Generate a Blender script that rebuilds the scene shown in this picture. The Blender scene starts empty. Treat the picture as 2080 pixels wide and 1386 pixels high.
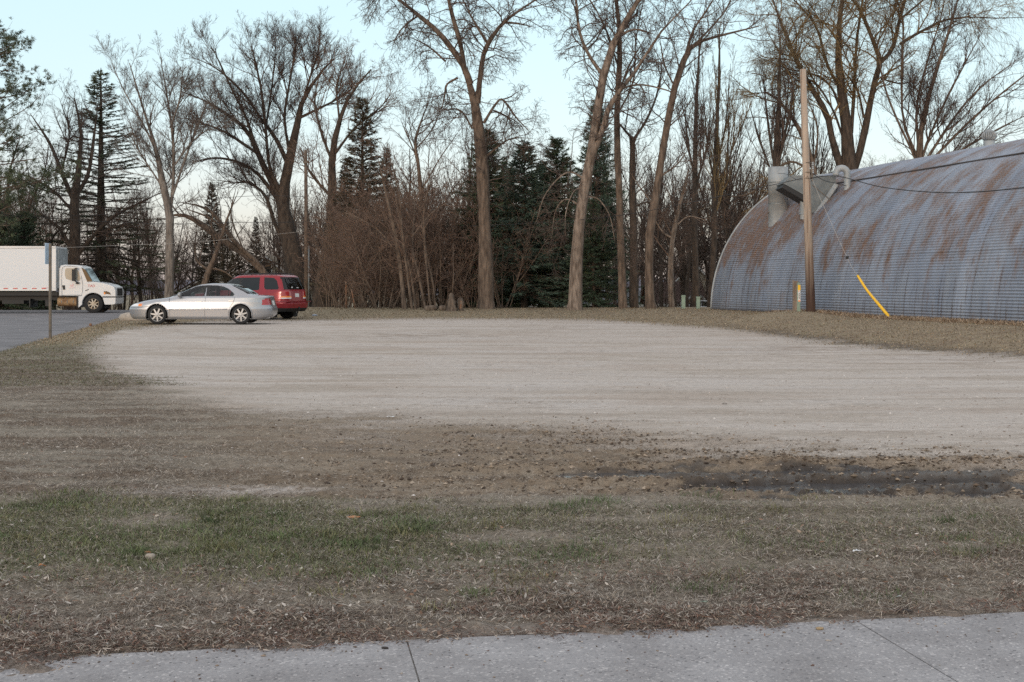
import bpy, math, random
import numpy as np
from mathutils import Vector, Matrix

# ------------------------------------------------------------ camera, sky, sun, exposure
SC = bpy.context.scene
F = 2612.0; CX = 1040.0; HZ = 580.0; H = 1.5
cam = bpy.data.cameras.new("camera"); camo = bpy.data.objects.new("camera", cam)
SC.collection.objects.link(camo)
camo.location = (0, 0, H); camo.rotation_euler = (math.radians(90), 0, 0)
cam.sensor_width = 36; cam.lens = 36 * F / 2080.0
cam.shift_y = (HZ - 693.0) / 2080.0
cam.clip_start = 0.1; cam.clip_end = 5000
SC.camera = camo

SUN_EL, SUN_AZ = math.radians(6), math.radians(200)   # azimuth from +Y clockwise: behind the camera
w = bpy.data.worlds.new("World"); SC.world = w; w.use_nodes = True
nt = w.node_tree; nt.nodes.clear()
sky = nt.nodes.new("ShaderNodeTexSky"); sky.sky_type = 'NISHITA'; sky.sun_disc = False
sky.sun_elevation = SUN_EL; sky.sun_rotation = SUN_AZ
sky.altitude = 200; sky.air_density = 1.0; sky.dust_density = 0.6; sky.ozone_density = 1.0
bg = nt.nodes.new("ShaderNodeBackground"); bg.inputs[1].default_value = 0.15
wo = nt.nodes.new("ShaderNodeOutputWorld")
# the pale dusk sky: the Nishita sky with the lavender-to-cyan twilight bands of this evening mixed in by elevation
geo = nt.nodes.new("ShaderNodeTexCoord"); sep = nt.nodes.new("ShaderNodeSeparateXYZ"); rmp = nt.nodes.new("ShaderNodeValToRGB")
nt.links.new(geo.outputs["Generated"], sep.inputs[0]); nt.links.new(sep.outputs[2], rmp.inputs[0])
els = rmp.color_ramp.elements
els[0].position = 0.0; els[0].color = (.45, .43, .53, 1); els[1].position = 1.0; els[1].color = (1.05, .99, .98, 1)
for p_, c_ in ((.035, (.54, .53, .63)), (.08, (.65, .69, .78)), (.14, (.64, .79, .87)), (.21, (.62, .81, .88)), (.5, (.90, .94, .98))):
    e_ = els.new(p_); e_.color = (*c_, 1)
sca = nt.nodes.new("ShaderNodeVectorMath"); sca.operation = 'SCALE'; sca.inputs["Scale"].default_value = 1.72
nt.links.new(rmp.outputs[0], sca.inputs[0])
mxw = nt.nodes.new("ShaderNodeMix"); mxw.data_type = 'RGBA'; mxw.inputs[0].default_value = .88
nt.links.new(sky.outputs[0], mxw.inputs[6]); nt.links.new(sca.outputs[0], mxw.inputs[7])
nt.links.new(mxw.outputs[2], bg.inputs[0]); nt.links.new(bg.outputs[0], wo.inputs[0])
sl = bpy.data.lights.new("sun", 'SUN'); sl.energy = 0.3; sl.angle = math.radians(15); sl.color = (1.0, 0.84, 0.70)
so = bpy.data.objects.new("sun", sl); SC.collection.objects.link(so)
d = Vector((math.sin(SUN_AZ) * math.cos(SUN_EL), math.cos(SUN_AZ) * math.cos(SUN_EL), math.sin(SUN_EL)))
so.rotation_euler = d.to_track_quat('Z', 'Y').to_euler()
SC.view_settings.view_transform = 'Standard'; SC.view_settings.look = 'None'
SC.view_settings.gamma = 1.0; SC.view_settings.exposure = 2.0
SC.render.engine = 'CYCLES'
SC.cycles.max_bounces = 5; SC.cycles.diffuse_bounces = 3; SC.cycles.transparent_max_bounces = 8
try: SC.cycles.use_denoising = False
except Exception: pass

# ------------------------------------------------------------ helpers
def wp(px, py, Y): return np.array([(px - CX) / F * Y, Y, H - (py - HZ) / F * Y])
def tag(o, label=None, cat=None, group=None, kind=None):
    if label: o['label'] = label
    if cat: o['category'] = cat
    if group: o['group'] = group
    if kind: o['kind'] = kind
    return o
def empty(name, loc, label, cat, group=None, rz=0.0):
    o = bpy.data.objects.new(name, None); SC.collection.objects.link(o)
    o.location = loc; o.rotation_euler = (0, 0, rz); o.empty_display_size = 0.1
    return tag(o, label, cat, group)
def mesh_np(name, V, Q, mat, smooth=True):
    """V (n,3), Q (m,3|4) int or list of polygons"""
    V = np.asarray(V, dtype=np.float32); me = bpy.data.meshes.new(name)
    if isinstance(Q, np.ndarray):
        m, k = Q.shape
        me.vertices.add(len(V)); me.vertices.foreach_set("co", V.ravel())
        me.loops.add(m * k); me.loops.foreach_set("vertex_index", Q.astype(np.int32).ravel())
        me.polygons.add(m); me.polygons.foreach_set("loop_start", np.arange(0, m * k, k, dtype=np.int32))
        me.polygons.foreach_set("loop_total", np.full(m, k, dtype=np.int32))
    else:
        me.from_pydata([tuple(map(float, v)) for v in V], [], [tuple(int(i) for i in q) for q in Q])
    me.polygons.foreach_set("use_smooth", np.full(len(me.polygons), smooth, dtype=bool))
    me.update(calc_edges=True)
    me.validate()
    if mat is not None: me.materials.append(mat)
    return me
def obj(name, V, Q, mat, parent=None, smooth=True, local=False):
    V = np.asarray(V, dtype=np.float64)
    if parent is not None and not local:
        p = parent; off = np.zeros(3)
        while p is not None: off += np.array(p.location); p = p.parent
        V = V - off
    o = bpy.data.objects.new(name, mesh_np(name, V, Q, mat, smooth)); SC.collection.objects.link(o)
    if parent is not None: o.parent = parent
    return o
class MB:
    def __init__(s): s.V = []; s.Q = []; s.n = 0
    def add(s, V, Q):
        s.V.append(np.asarray(V, float)); s.Q += [tuple(int(i) + s.n for i in q) for q in Q]; s.n += len(V); return s
    def box(s, c, size, rz=0.0, taper=1.0):
        x, y, z = [v / 2 for v in size]; P = []
        for k, sz in enumerate((-z, z)):
            t = 1 if k == 0 else taper
            for a, b in ((-x, -y), (x, -y), (x, y), (-x, y)): P.append((a * t, b * t, sz))
        P = np.array(P); c_, s_ = math.cos(rz), math.sin(rz)
        P = np.stack([P[:, 0] * c_ - P[:, 1] * s_, P[:, 0] * s_ + P[:, 1] * c_, P[:, 2]], 1) + np.array(c)
        return s.add(P, [(3, 2, 1, 0), (4, 5, 6, 7), (0, 1, 5, 4), (1, 2, 6, 5), (2, 3, 7, 6), (3, 0, 4, 7)])
    def tube(s, pts, r, sides=8, cap=True, refv=None):
        P = np.array(pts, float)[None]; R = np.broadcast_to(np.array(r, float), (P.shape[1],))[None]
        V, Q = tubes(P, R, sides, refv); Q = [tuple(q) for q in Q]; m = P.shape[1]
        if cap: Q += [tuple(range(sides))[::-1], tuple(range((m - 1) * sides, m * sides))]
        return s.add(V, Q)
    def prism(s, poly, ax, a0, a1):
        """poly list of 2D pts; ax: axis of extrusion 0/1/2"""
        n = len(poly); V = []
        for a in (a0, a1):
            for p in poly:
                v = list(p); v.insert(ax, a); V.append(v)
        Q = [tuple(range(n))[::-1], tuple(range(n, 2 * n))] + [(i, (i + 1) % n, (i + 1) % n + n, i + n) for i in range(n)]
        return s.add(V, Q)
    def lathe(s, prof, c, axis='z', seg=24):
        """prof [(r, h)]"""
        V = []; m = len(prof)
        for r, h in prof:
            for k in range(seg):
                a = 2 * math.pi * k / seg; x, y = r * math.cos(a), r * math.sin(a)
                V.append((x, y, h) if axis == 'z' else ((x, h, y) if axis == 'y' else (h, x, y)))
        V = np.array(V) + np.array(c)
        Q = [(i * seg + k, i * seg + (k + 1) % seg, (i + 1) * seg + (k + 1) % seg, (i + 1) * seg + k) for i in range(m - 1) for k in range(seg)]
        return s.add(V, Q)
    def build(s, name, mat, parent=None, smooth=False, local=False):
        o = obj(name, np.concatenate(s.V), s.Q, mat, parent, smooth, local); return o
def tubes(P, R, s, refv=None):
    n, m, _ = P.shape
    T = np.gradient(P, axis=1); T /= np.linalg.norm(T, axis=2, keepdims=True) + 1e-9
    mt = T.mean(1); ref = np.where(np.abs(mt[:, 2:3]) > 0.7, np.array([[1., 0, 0]]), np.array([[0, 0, 1.]]))[:, None]
    if refv is not None: ref = np.broadcast_to(np.array(refv, float), (n, 1, 3))
    N = ref - (ref * T).sum(2, keepdims=True) * T; N /= np.linalg.norm(N, axis=2, keepdims=True) + 1e-9
    B = np.cross(T, N); a = np.arange(s) * 2 * np.pi / s
    V = P[:, :, None] + R[:, :, None, None] * (N[:, :, None] * np.cos(a)[None, None, :, None] + B[:, :, None] * np.sin(a)[None, None, :, None])
    idx = np.arange(n * m * s).reshape(n, m, s); nx = np.roll(idx, -1, axis=2)
    Q = np.stack([idx[:, :-1], nx[:, :-1], nx[:, 1:], idx[:, 1:]], -1).reshape(-1, 4)
    return V.reshape(-1, 3), Q
def join(parts):
    Vs, Qs, n = [], [], 0
    for V, Q in parts: Vs.append(V); Qs.append(Q + n); n += len(V)
    return np.concatenate(Vs), np.concatenate(Qs)
# value noise
def vnoise(x, y, seed=0):
    xi = np.floor(x).astype(np.int64); yi = np.floor(y).astype(np.int64); fx = x - xi; fy = y - yi
    fx = fx * fx * (3 - 2 * fx); fy = fy * fy * (3 - 2 * fy)
    def h(a, b):
        n = (a * 374761393 + b * 668265263 + seed * 1442695041) & 0x7fffffff
        n = ((n ^ (n >> 13)) * 1274126177) & 0x7fffffff
        return ((n ^ (n >> 16)) & 0xffff) / 65535.0
    return (h(xi, yi) * (1 - fx) + h(xi + 1, yi) * fx) * (1 - fy) + (h(xi, yi + 1) * (1 - fx) + h(xi + 1, yi + 1) * fx) * fy
def fbm(x, y, o=4, seed=0):
    s = 0; a = 1; t = 0
    for i in range(o): s = s + a * vnoise(x, y, seed + i * 17); t += a; a *= .55; x = x * 2.03 + 5.1; y = y * 2.03 + 1.7
    return s / t
def ss(a, b, x):
    t = np.clip((x - a) / (b - a), 0, 1); return t * t * (3 - 2 * t)

# ------------------------------------------------------------ materials
def mat(name, col, rough=0.8, metal=0.0, noise=None, col2=None, scale=5.0, stretch=(1, 1, 1), bump=0.0, bscale=None, coat=0.0, spec=0.5, trans=0.0, lo=.35, hi=.65, detail=6):
    m = bpy.data.materials.new(name); m.use_nodes = True; N = m.node_tree; b = N.nodes["Principled BSDF"]
    b.inputs["Base Color"].default_value = (*col, 1); b.inputs["Roughness"].default_value = rough; b.inputs["Metallic"].default_value = metal
    b.inputs["Specular IOR Level"].default_value = spec
    if coat: b.inputs["Coat Weight"].default_value = coat; b.inputs["Coat Roughness"].default_value = 0.08
    if trans: b.inputs["Transmission Weight"].default_value = trans
    if col2 is not None or bump:
        tc = N.nodes.new("ShaderNodeTexCoord"); mp = N.nodes.new("ShaderNodeMapping"); mp.inputs["Scale"].default_value = stretch
        N.links.new(tc.outputs["Object"], mp.inputs[0])
        ns = N.nodes.new("ShaderNodeTexNoise"); ns.inputs["Scale"].default_value = scale; ns.inputs["Detail"].default_value = detail
        N.links.new(mp.outputs[0], ns.inputs["Vector"])
        if col2 is not None:
            r = N.nodes.new("ShaderNodeValToRGB"); r.color_ramp.elements[0].position = lo; r.color_ramp.elements[1].position = hi
            r.color_ramp.elements[0].color = (*col, 1); r.color_ramp.elements[1].color = (*col2, 1)
            N.links.new(ns.outputs[0], r.inputs[0]); N.links.new(r.outputs[0], b.inputs["Base Color"])
        if bump:
            n2 = ns
            if bscale: n2 = N.nodes.new("ShaderNodeTexNoise"); n2.inputs["Scale"].default_value = bscale; n2.inputs["Detail"].default_value = 6; N.links.new(mp.outputs[0], n2.inputs["Vector"])
            bp = N.nodes.new("ShaderNodeBump"); bp.inputs["Strength"].default_value = 1.0; bp.inputs["Distance"].default_value = bump
            N.links.new(n2.outputs[0], bp.inputs["Height"]); N.links.new(bp.outputs[0], b.inputs["Normal"])
    return m
M = {}
M['bark'] = mat('bark', (.060, .042, .031), .95, col2=(.165, .122, .092), scale=9, stretch=(1, 1, .22), bump=.02)
M['bark_pale'] = mat('bark_pale', (.085, .062, .047), .95, col2=(.26, .205, .165), scale=8, stretch=(1, 1, .22), bump=.02)
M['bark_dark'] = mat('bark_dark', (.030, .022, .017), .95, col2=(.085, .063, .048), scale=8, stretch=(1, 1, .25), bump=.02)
M['bark_grey'] = mat('bark_grey', (.085, .07, .06), .95, col2=(.22, .19, .165), scale=7, stretch=(1, 1, .25), bump=.015)
M['twig'] = mat('twig', (.058, .040, .033), .9, col2=(.12, .085, .068), scale=1.5)
M['twig_red'] = mat('twig_red', (.085, .052, .038), .9, col2=(.18, .12, .088), scale=1.5)
M['twig_grey'] = mat('twig_grey', (.09, .07, .06), .9, col2=(.17, .14, .12), scale=1.5)
M['twig_gold'] = mat('twig_gold', (.12, .082, .042), .9, col2=(.27, .185, .085), scale=.5)
M['needles'] = mat('needles', (.030, .052, .028), .8, col2=(.075, .11, .062), scale=1.3)
M['needles_blue'] = mat('needles_blue', (.032, .058, .044), .8, col2=(.08, .12, .085), scale=1.3)
M['needles_brown'] = mat('needles_brown', (.042, .036, .022), .8, col2=(.10, .082, .05), scale=1.1)
M['needles_pine'] = mat('needles_pine', (.035, .05, .025), .8, col2=(.095, .115, .06), scale=.9)
M['rubber'] = mat('rubber', (.018, .018, .019), .85)
M['black'] = mat('black_plastic', (.012, .012, .013), .6)
M['chrome'] = mat('bright_alloy', (.34, .34, .345), .45, metal=.5)
M['glass'] = mat('dark_glass', (.018, .024, .027), .05, spec=.5, coat=.25)
def seethrough(name, tintc):
    m = bpy.data.materials.new(name); m.use_nodes = True; N = m.node_tree; N.nodes.clear(); o = N.nodes.new("ShaderNodeOutputMaterial"); mx = N.nodes.new("ShaderNodeMixShader")
    t = N.nodes.new("ShaderNodeBsdfTransparent"); t.inputs[0].default_value = (*tintc, 1); g = N.nodes.new("ShaderNodeBsdfGlossy"); g.inputs["Roughness"].default_value = .03; f = N.nodes.new("ShaderNodeFresnel"); f.inputs[0].default_value = 1.6
    N.links.new(f.outputs[0], mx.inputs[0]); N.links.new(t.outputs[0], mx.inputs[1]); N.links.new(g.outputs[0], mx.inputs[2]); N.links.new(mx.outputs[0], o.inputs[0]); return m
M['carglass'] = seethrough('tinted_window_glass', (.52, .60, .58)); M['privglass'] = seethrough('privacy_glass', (.12, .14, .14))
M['seat'] = mat('seat_cloth', (.055, .05, .048), .9)
M['silver'] = mat('silver_paint', (.365, .37, .39), .34, metal=.6, coat=.7)
M['red'] = mat('red_paint', (.25, .006, .014), .30, metal=.3, coat=.5)
M['white'] = mat('white_paint', (.66, .665, .67), .4, coat=.3, col2=(.62, .625, .63), scale=.8)
M['white_box'] = mat('white_box_panel', (.70, .705, .715), .6, col2=(.685, .69, .70), scale=.6)
M['redlens'] = mat('red_lens', (.35, .01, .01), .15, coat=1)
M['orangelens'] = mat('orange_lens', (.85, .24, .03), .15, coat=1)
M['clearlens'] = mat('clear_lens', (.72, .74, .76), .1, coat=1)
M['fleetred'] = mat('red_lettering', (.55, .06, .05), .5)
M['palered'] = mat('faded_red_lettering', (.72, .42, .42), .5)
M['rusttank'] = mat('weathered_tank', (.17, .085, .035), .65, metal=.15, col2=(.34, .22, .11), scale=4)
M['cream'] = mat('cream_wheel', (.55, .49, .40), .5, col2=(.38, .28, .18), scale=6)
M['galv'] = mat('galvanised_metal', (.27, .29, .30), .62, metal=.25, col2=(.36, .38, .39), scale=2.5)
M['galv_dark'] = mat('dull_galvanised', (.13, .145, .15), .55, metal=.3, col2=(.19, .205, .21), scale=3)
M['steel'] = mat('weathered_post_steel', (.10, .085, .07), .7, col2=(.16, .13, .10), scale=6)
M['signface'] = mat('pale_sign_face', (.52, .66, .80), .4)
M['wood_pole'] = None
M['cable'] = mat('cable', (.02, .02, .022), .7)
M['whitewire'] = mat('bright_wire', (.34, .32, .30), .5)
M['yellow'] = mat('yellow_plastic', (.80, .47, .02), .45)
M['greenbox'] = mat('pale_green_steel', (.23, .31, .24), .6, col2=(.19, .25, .20), scale=4)
M['wood_old'] = mat('old_wood', (.15, .11, .085), .9, col2=(.30, .24, .19), scale=10, stretch=(1, 1, .15), bump=.01)
M['stump'] = mat('stump_wood', (.055, .04, .03), .95, col2=(.17, .13, .10), scale=8, stretch=(1, 1, .3), bump=.02)
M['stump_orange'] = mat('orange_wood', (.20, .075, .03), .9, col2=(.20, .14, .10), scale=7, bump=.02)
M['siding'] = mat('cream_siding', (.44, .40, .32), .8, col2=(.38, .345, .28), scale=2)
M['brick'] = mat('tan_brick', (.28, .19, .12), .9, col2=(.36, .26, .17), scale=6)
M['shingle'] = mat('brown_shingle', (.075, .045, .038), .9, col2=(.12, .075, .06), scale=5)
M['shingle_grey'] = mat('grey_shingle', (.11, .12, .13), .9, col2=(.16, .17, .18), scale=5)
M['shingle_tan'] = mat('tan_shingle', (.17, .14, .10), .9, col2=(.24, .20, .15), scale=5)
M['trim'] = mat('white_trim', (.62, .62, .60), .7)
M['darkwall'] = mat('dark_boards', (.03, .028, .028), .9, col2=(.055, .05, .05), scale=3)
M['tarp'] = mat('blue_grey_tarp', (.14, .17, .21), .7, col2=(.09, .11, .14), scale=2)
M['stone'] = mat('pale_stone', (.42, .37, .32), .9, col2=(.30, .26, .22), scale=9, bump=.01)
M['tanstone'] = mat('tan_stone', (.36, .27, .16), .9, col2=(.25, .18, .11), scale=20)
M['darkrag'] = mat('dark_rubber_scrap', (.035, .03, .03), .9)
M['paper'] = mat('white_scrap', (.68, .70, .72), .7)
M['bluescrap'] = mat('pale_blue_scrap', (.33, .38, .46), .7)
M['leaf'] = mat('orange_leaf', (.34, .13, .05), .8, col2=(.45, .22, .10), scale=30)
M['asphalt'] = mat('asphalt', (.13, .125, .13), .9, col2=(.20, .19, .195), scale=.7, bump=.004, bscale=60)
M['rubdark'] = mat('rust_dark', (.05, .045, .045), .9)

def attr_mat(name, rough_attr=False, fine=90.0, amp=.55, bump=.01, spec=.3):
    m = bpy.data.materials.new(name); m.use_nodes = True; N = m.node_tree; L = N.links; b = N.nodes["Principled BSDF"]
    at = N.nodes.new("ShaderNodeAttribute"); at.attribute_name = "Col"
    tc = N.nodes.new("ShaderNodeTexCoord")
    ns = N.nodes.new("ShaderNodeTexNoise"); ns.inputs["Scale"].default_value = fine; ns.inputs["Detail"].default_value = 5; ns.inputs["Roughness"].default_value = .7
    n2 = N.nodes.new("ShaderNodeTexNoise"); n2.inputs["Scale"].default_value = fine / 7; n2.inputs["Detail"].default_value = 6; n2.inputs["Roughness"].default_value = .7
    L.new(tc.outputs["Object"], ns.inputs["Vector"]); L.new(tc.outputs["Object"], n2.inputs["Vector"])
    mr = N.nodes.new("ShaderNodeMapRange"); mr.inputs[1].default_value = .3; mr.inputs[2].default_value = .7
    mr.inputs[3].default_value = 1 - amp; mr.inputs[4].default_value = 1 + amp
    L.new(ns.outputs[0], mr.inputs[0])
    mr2 = N.nodes.new("ShaderNodeMapRange"); mr2.inputs[1].default_value = .3; mr2.inputs[2].default_value = .7
    mr2.inputs[3].default_value = .82; mr2.inputs[4].default_value = 1.18
    L.new(n2.outputs[0], mr2.inputs[0])
    mu = N.nodes.new("ShaderNodeMath"); mu.operation = 'MULTIPLY'; L.new(mr.outputs[0], mu.inputs[0]); L.new(mr2.outputs[0], mu.inputs[1])
    mx = N.nodes.new("ShaderNodeVectorMath"); mx.operation = 'SCALE'; L.new(at.outputs["Color"], mx.inputs[0]); L.new(mu.outputs[0], mx.inputs["Scale"])
    L.new(mx.outputs[0], b.inputs["Base Color"]); b.inputs["Specular IOR Level"].default_value = spec
    if rough_attr: L.new(at.outputs["Alpha"], b.inputs["Roughness"])
    else: b.inputs["Roughness"].default_value = .9
    bp = N.nodes.new("ShaderNodeBump"); bp.inputs["Distance"].default_value = bump; bp.inputs["Strength"].default_value = .8
    L.new(ns.outputs[0], bp.inputs["Height"]); L.new(bp.outputs[0], b.inputs["Normal"])
    return m

# ------------------------------------------------------------ the lie of the land
HB = np.array([8.7, 56.0]); HD = np.array([0.235, -1.0]); HD = HD / np.linalg.norm(HD); HN = np.array([-HD[1], HD[0]])  # hut base corner, axis towards viewer, inward normal
HUT_R = 6.0; HUT_Z = 0.44
def road_edge(Y): return -13.3 - 0.206 * (Y - 33.5)
def ground_z(X, Y):
    base = .18 * ss(20, 43, Y) + .22 * ss(49, 60, Y) - 1.5 * ss(63, 110, Y)
    dl = -((X - HB[0]) * HN[0] + (Y - HB[1]) * HN[1])            # metres in front of the hut wall
    wgt = ss(6.5, 1.2, dl) * ss(66, 58, Y)
    z = base * (1 - wgt) + np.maximum(base, HUT_Z + .02) * wgt
    z = z + .17 * np.exp(-(((X - 9.5) / 1.5) ** 2 + ((Y - 44) / 2.0) ** 2))
    dr = np.maximum(ss(2.2, -.2, X - road_edge(Y)) * ss(2, 12, Y), ss(64, 66, Y) * ss(-17.5, -20, X) * ss(86, 84, Y))
    dr = dr * ss(88, 85, Y)
    return z * (1 - dr) - .13 * dr
def interp(px, pts): return np.interp(px, [p[0] for p in pts], [p[1] for p in pts])
UP = [(150, 700), (190, 690), (250, 668), (330, 662), (420, 652), (600, 651), (800, 648), (1000, 648), (1200, 650), (1300, 656), (1400, 663), (1500, 672), (1600, 686), (1700, 697), (1800, 707), (1900, 715), (2080, 727), (2400, 748)]
LO = [(150, 701), (165, 722), (210, 748), (300, 782), (380, 803), (480, 830), (600, 838), (760, 845), (1000, 850), (1150, 857), (1250, 868), (1400, 890), (1550, 908), (1700, 918), (1900, 920), (2080, 922), (2400, 925)]
WU = [(1080, 958), (1130, 951), (1270, 953), (1300, 957), (1500, 948), (1700, 938), (1900, 945), (2080, 962), (2300, 970)]
WL = [(1080, 958), (1130, 957), (1270, 962), (1310, 976), (1450, 996), (1600, 1008), (1800, 1013), (1950, 1012), (2080, 996), (2300, 990)]
def masks(X, Y, z):
    Ys = np.maximum(Y, .8)
    px = CX + X / Ys * F; py = HZ + (H - z * 0) / Ys * F
    pz = HZ + (H - np.clip(z, -.2, .6)) / Ys * F
    hh = np.maximum(pz - HZ, 20)
    n1 = fbm(X * .35 + 3, Y * .8, 5, 1) - .5; n2 = fbm(X * 1.3, Y * 3.5, 5, 7) - .5; n3 = fbm(X * 6, Y * 14, 4, 11) - .5
    wob = (n1 * .30 + n2 * .26 + n3 * .12) * hh * 1.0
    soft = hh * .085
    wr = wob * np.where(hh < 110, .5, 1.0)
    g = ss(-1, 1, (interp(px, LO) - pz + wob * 1.1) / (soft * 1.3)) * ss(-1, 1, (pz - interp(px, UP) + wr * .55) / (soft * .8))
    g = g * ss(130, 230, px + wob * 3)
    lawn = ss(-1, 1, (interp(px, UP) - pz - wr * .55) / (soft * .8))
    wob2 = (n2 * .14 + n3 * .10) * hh
    wet = ss(-1, 1, (pz - interp(px, WU) + wob2) / 7) * ss(-1, 1, (interp(px, WL) - pz + wob2) / 7) * ss(1080, 1240, px)
    mud = ss(250, 700, px + wob * 3) * ss(-1, 1, (1018 - pz + wob * .5) / 14) * (1 - g) * (1 - lawn)
    pale = ss(150, 300, px + wob * 2) * ss(640, 520, px + wob * 2) * np.exp(-((pz - 997 - (px - 400) * -.01) / 9) ** 2) * ss(-.1, .12, n3 + .1)
    green = ss(1000, 1030, pz + wob * .3) * ss(1215, 1120, pz + (px - 300) * .02 + wob * .4) * (ss(1500, 500, px + wob * 3) * .75 + .22)
    green = green * ss(-.30, .10, n1 * .6 + n2 + n3 * .5)
    green = np.maximum(green, ss(-100, 60, -px + 160) * ss(-.1, .1, n2) * ss(690, 700, pz) * ss(800, 745, pz) * .5)
    debris = ss(1195, 1270, pz + wob * .35) * ss(-.35, .2, n2 + n1)
    return dict(px=px, py=pz, g=g, lawn=lawn, wet=wet, mud=mud, pale=pale, green=green, debris=debris, n1=n1, n2=n2, n3=n3)
def rut(X, Y, k):
    wv = .12 * np.sin(X * .7 + 1) + .25 * (fbm(X * .5, Y * .2, 3, 31) - .5)
    y = Y + wv; s = 0
    for c, wd, a in ((10.35, .22, 1.0), (9.72, .20, 1.0), (9.25, .16, .8), (11.2, .2, .5), (12.0, .22, .4)):
        s = s - a * np.exp(-((y - c) / wd) ** 2) + .55 * a * np.exp(-((y - c - wd * 1.9) / (wd * .7)) ** 2) + .35 * a * np.exp(-((y - c + wd * 1.8) / (wd * .6)) ** 2)
    tread = (np.sin((X + .15 * Y) * 2 * np.pi / .13) * .5) * .16 * np.exp(-((y - 9.42) / .12) ** 2) + (np.sin(X * 2 * np.pi / .15) * .5) * .12 * np.exp(-((y - 10.75) / .12) ** 2)
    return (s + tread) * (.062 * ss(1000, 1450, k['px']) + .022 * ss(300, 900, k['px'])) * (k['mud'] + k['wet']).clip(0, 1)
E0 = np.array([-2.0, 5.13]); E1 = np.array([2.3, 5.84]); EDV = (E1 - E0) / np.linalg.norm(E1 - E0); ENV = np.array([EDV[1], -EDV[0]])
def pave_front(X, Y): return ((X - E0[0]) * -ENV[0] + (Y - E0[1]) * -ENV[1])     # metres beyond the pavement's far edge
def surf_z(X, Y):
    z = ground_z(X, Y); k = masks(X, Y, z); pf = pave_front(X, Y)
    lip = (fbm(X * 1.6, Y * 1.6, 5, 91) - .45) * .42 + (fbm(X * 11, Y * 11, 3, 93) - .5) * .10
    lx_ = ss(-1.2, -1.9, X) * .12
    z = z - .05 * ss(.05, -.35, pf + lip + lx_) + .020 * np.exp(-((pf + lip * .8 - .08) / .22) ** 2)
    rough = (1 - k['g']) * .035 + .008
    near = ss(60, 15, Y)
    d = ((fbm(X * 3.1, Y * 4.1, 4, 3) - .5) * rough * 1.3 + (fbm(X * 14, Y * 17, 4, 5) - .5) * (rough * .9 + .045 * k['mud'] * ss(700, 1300, k['px'])) + (fbm(X * 1.3, Y * 9, 4, 15) - .5) * .075 * k['mud'] * ss(500, 1200, k['px'])) * near
    return z + d + rut(X, Y, k), k

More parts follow.
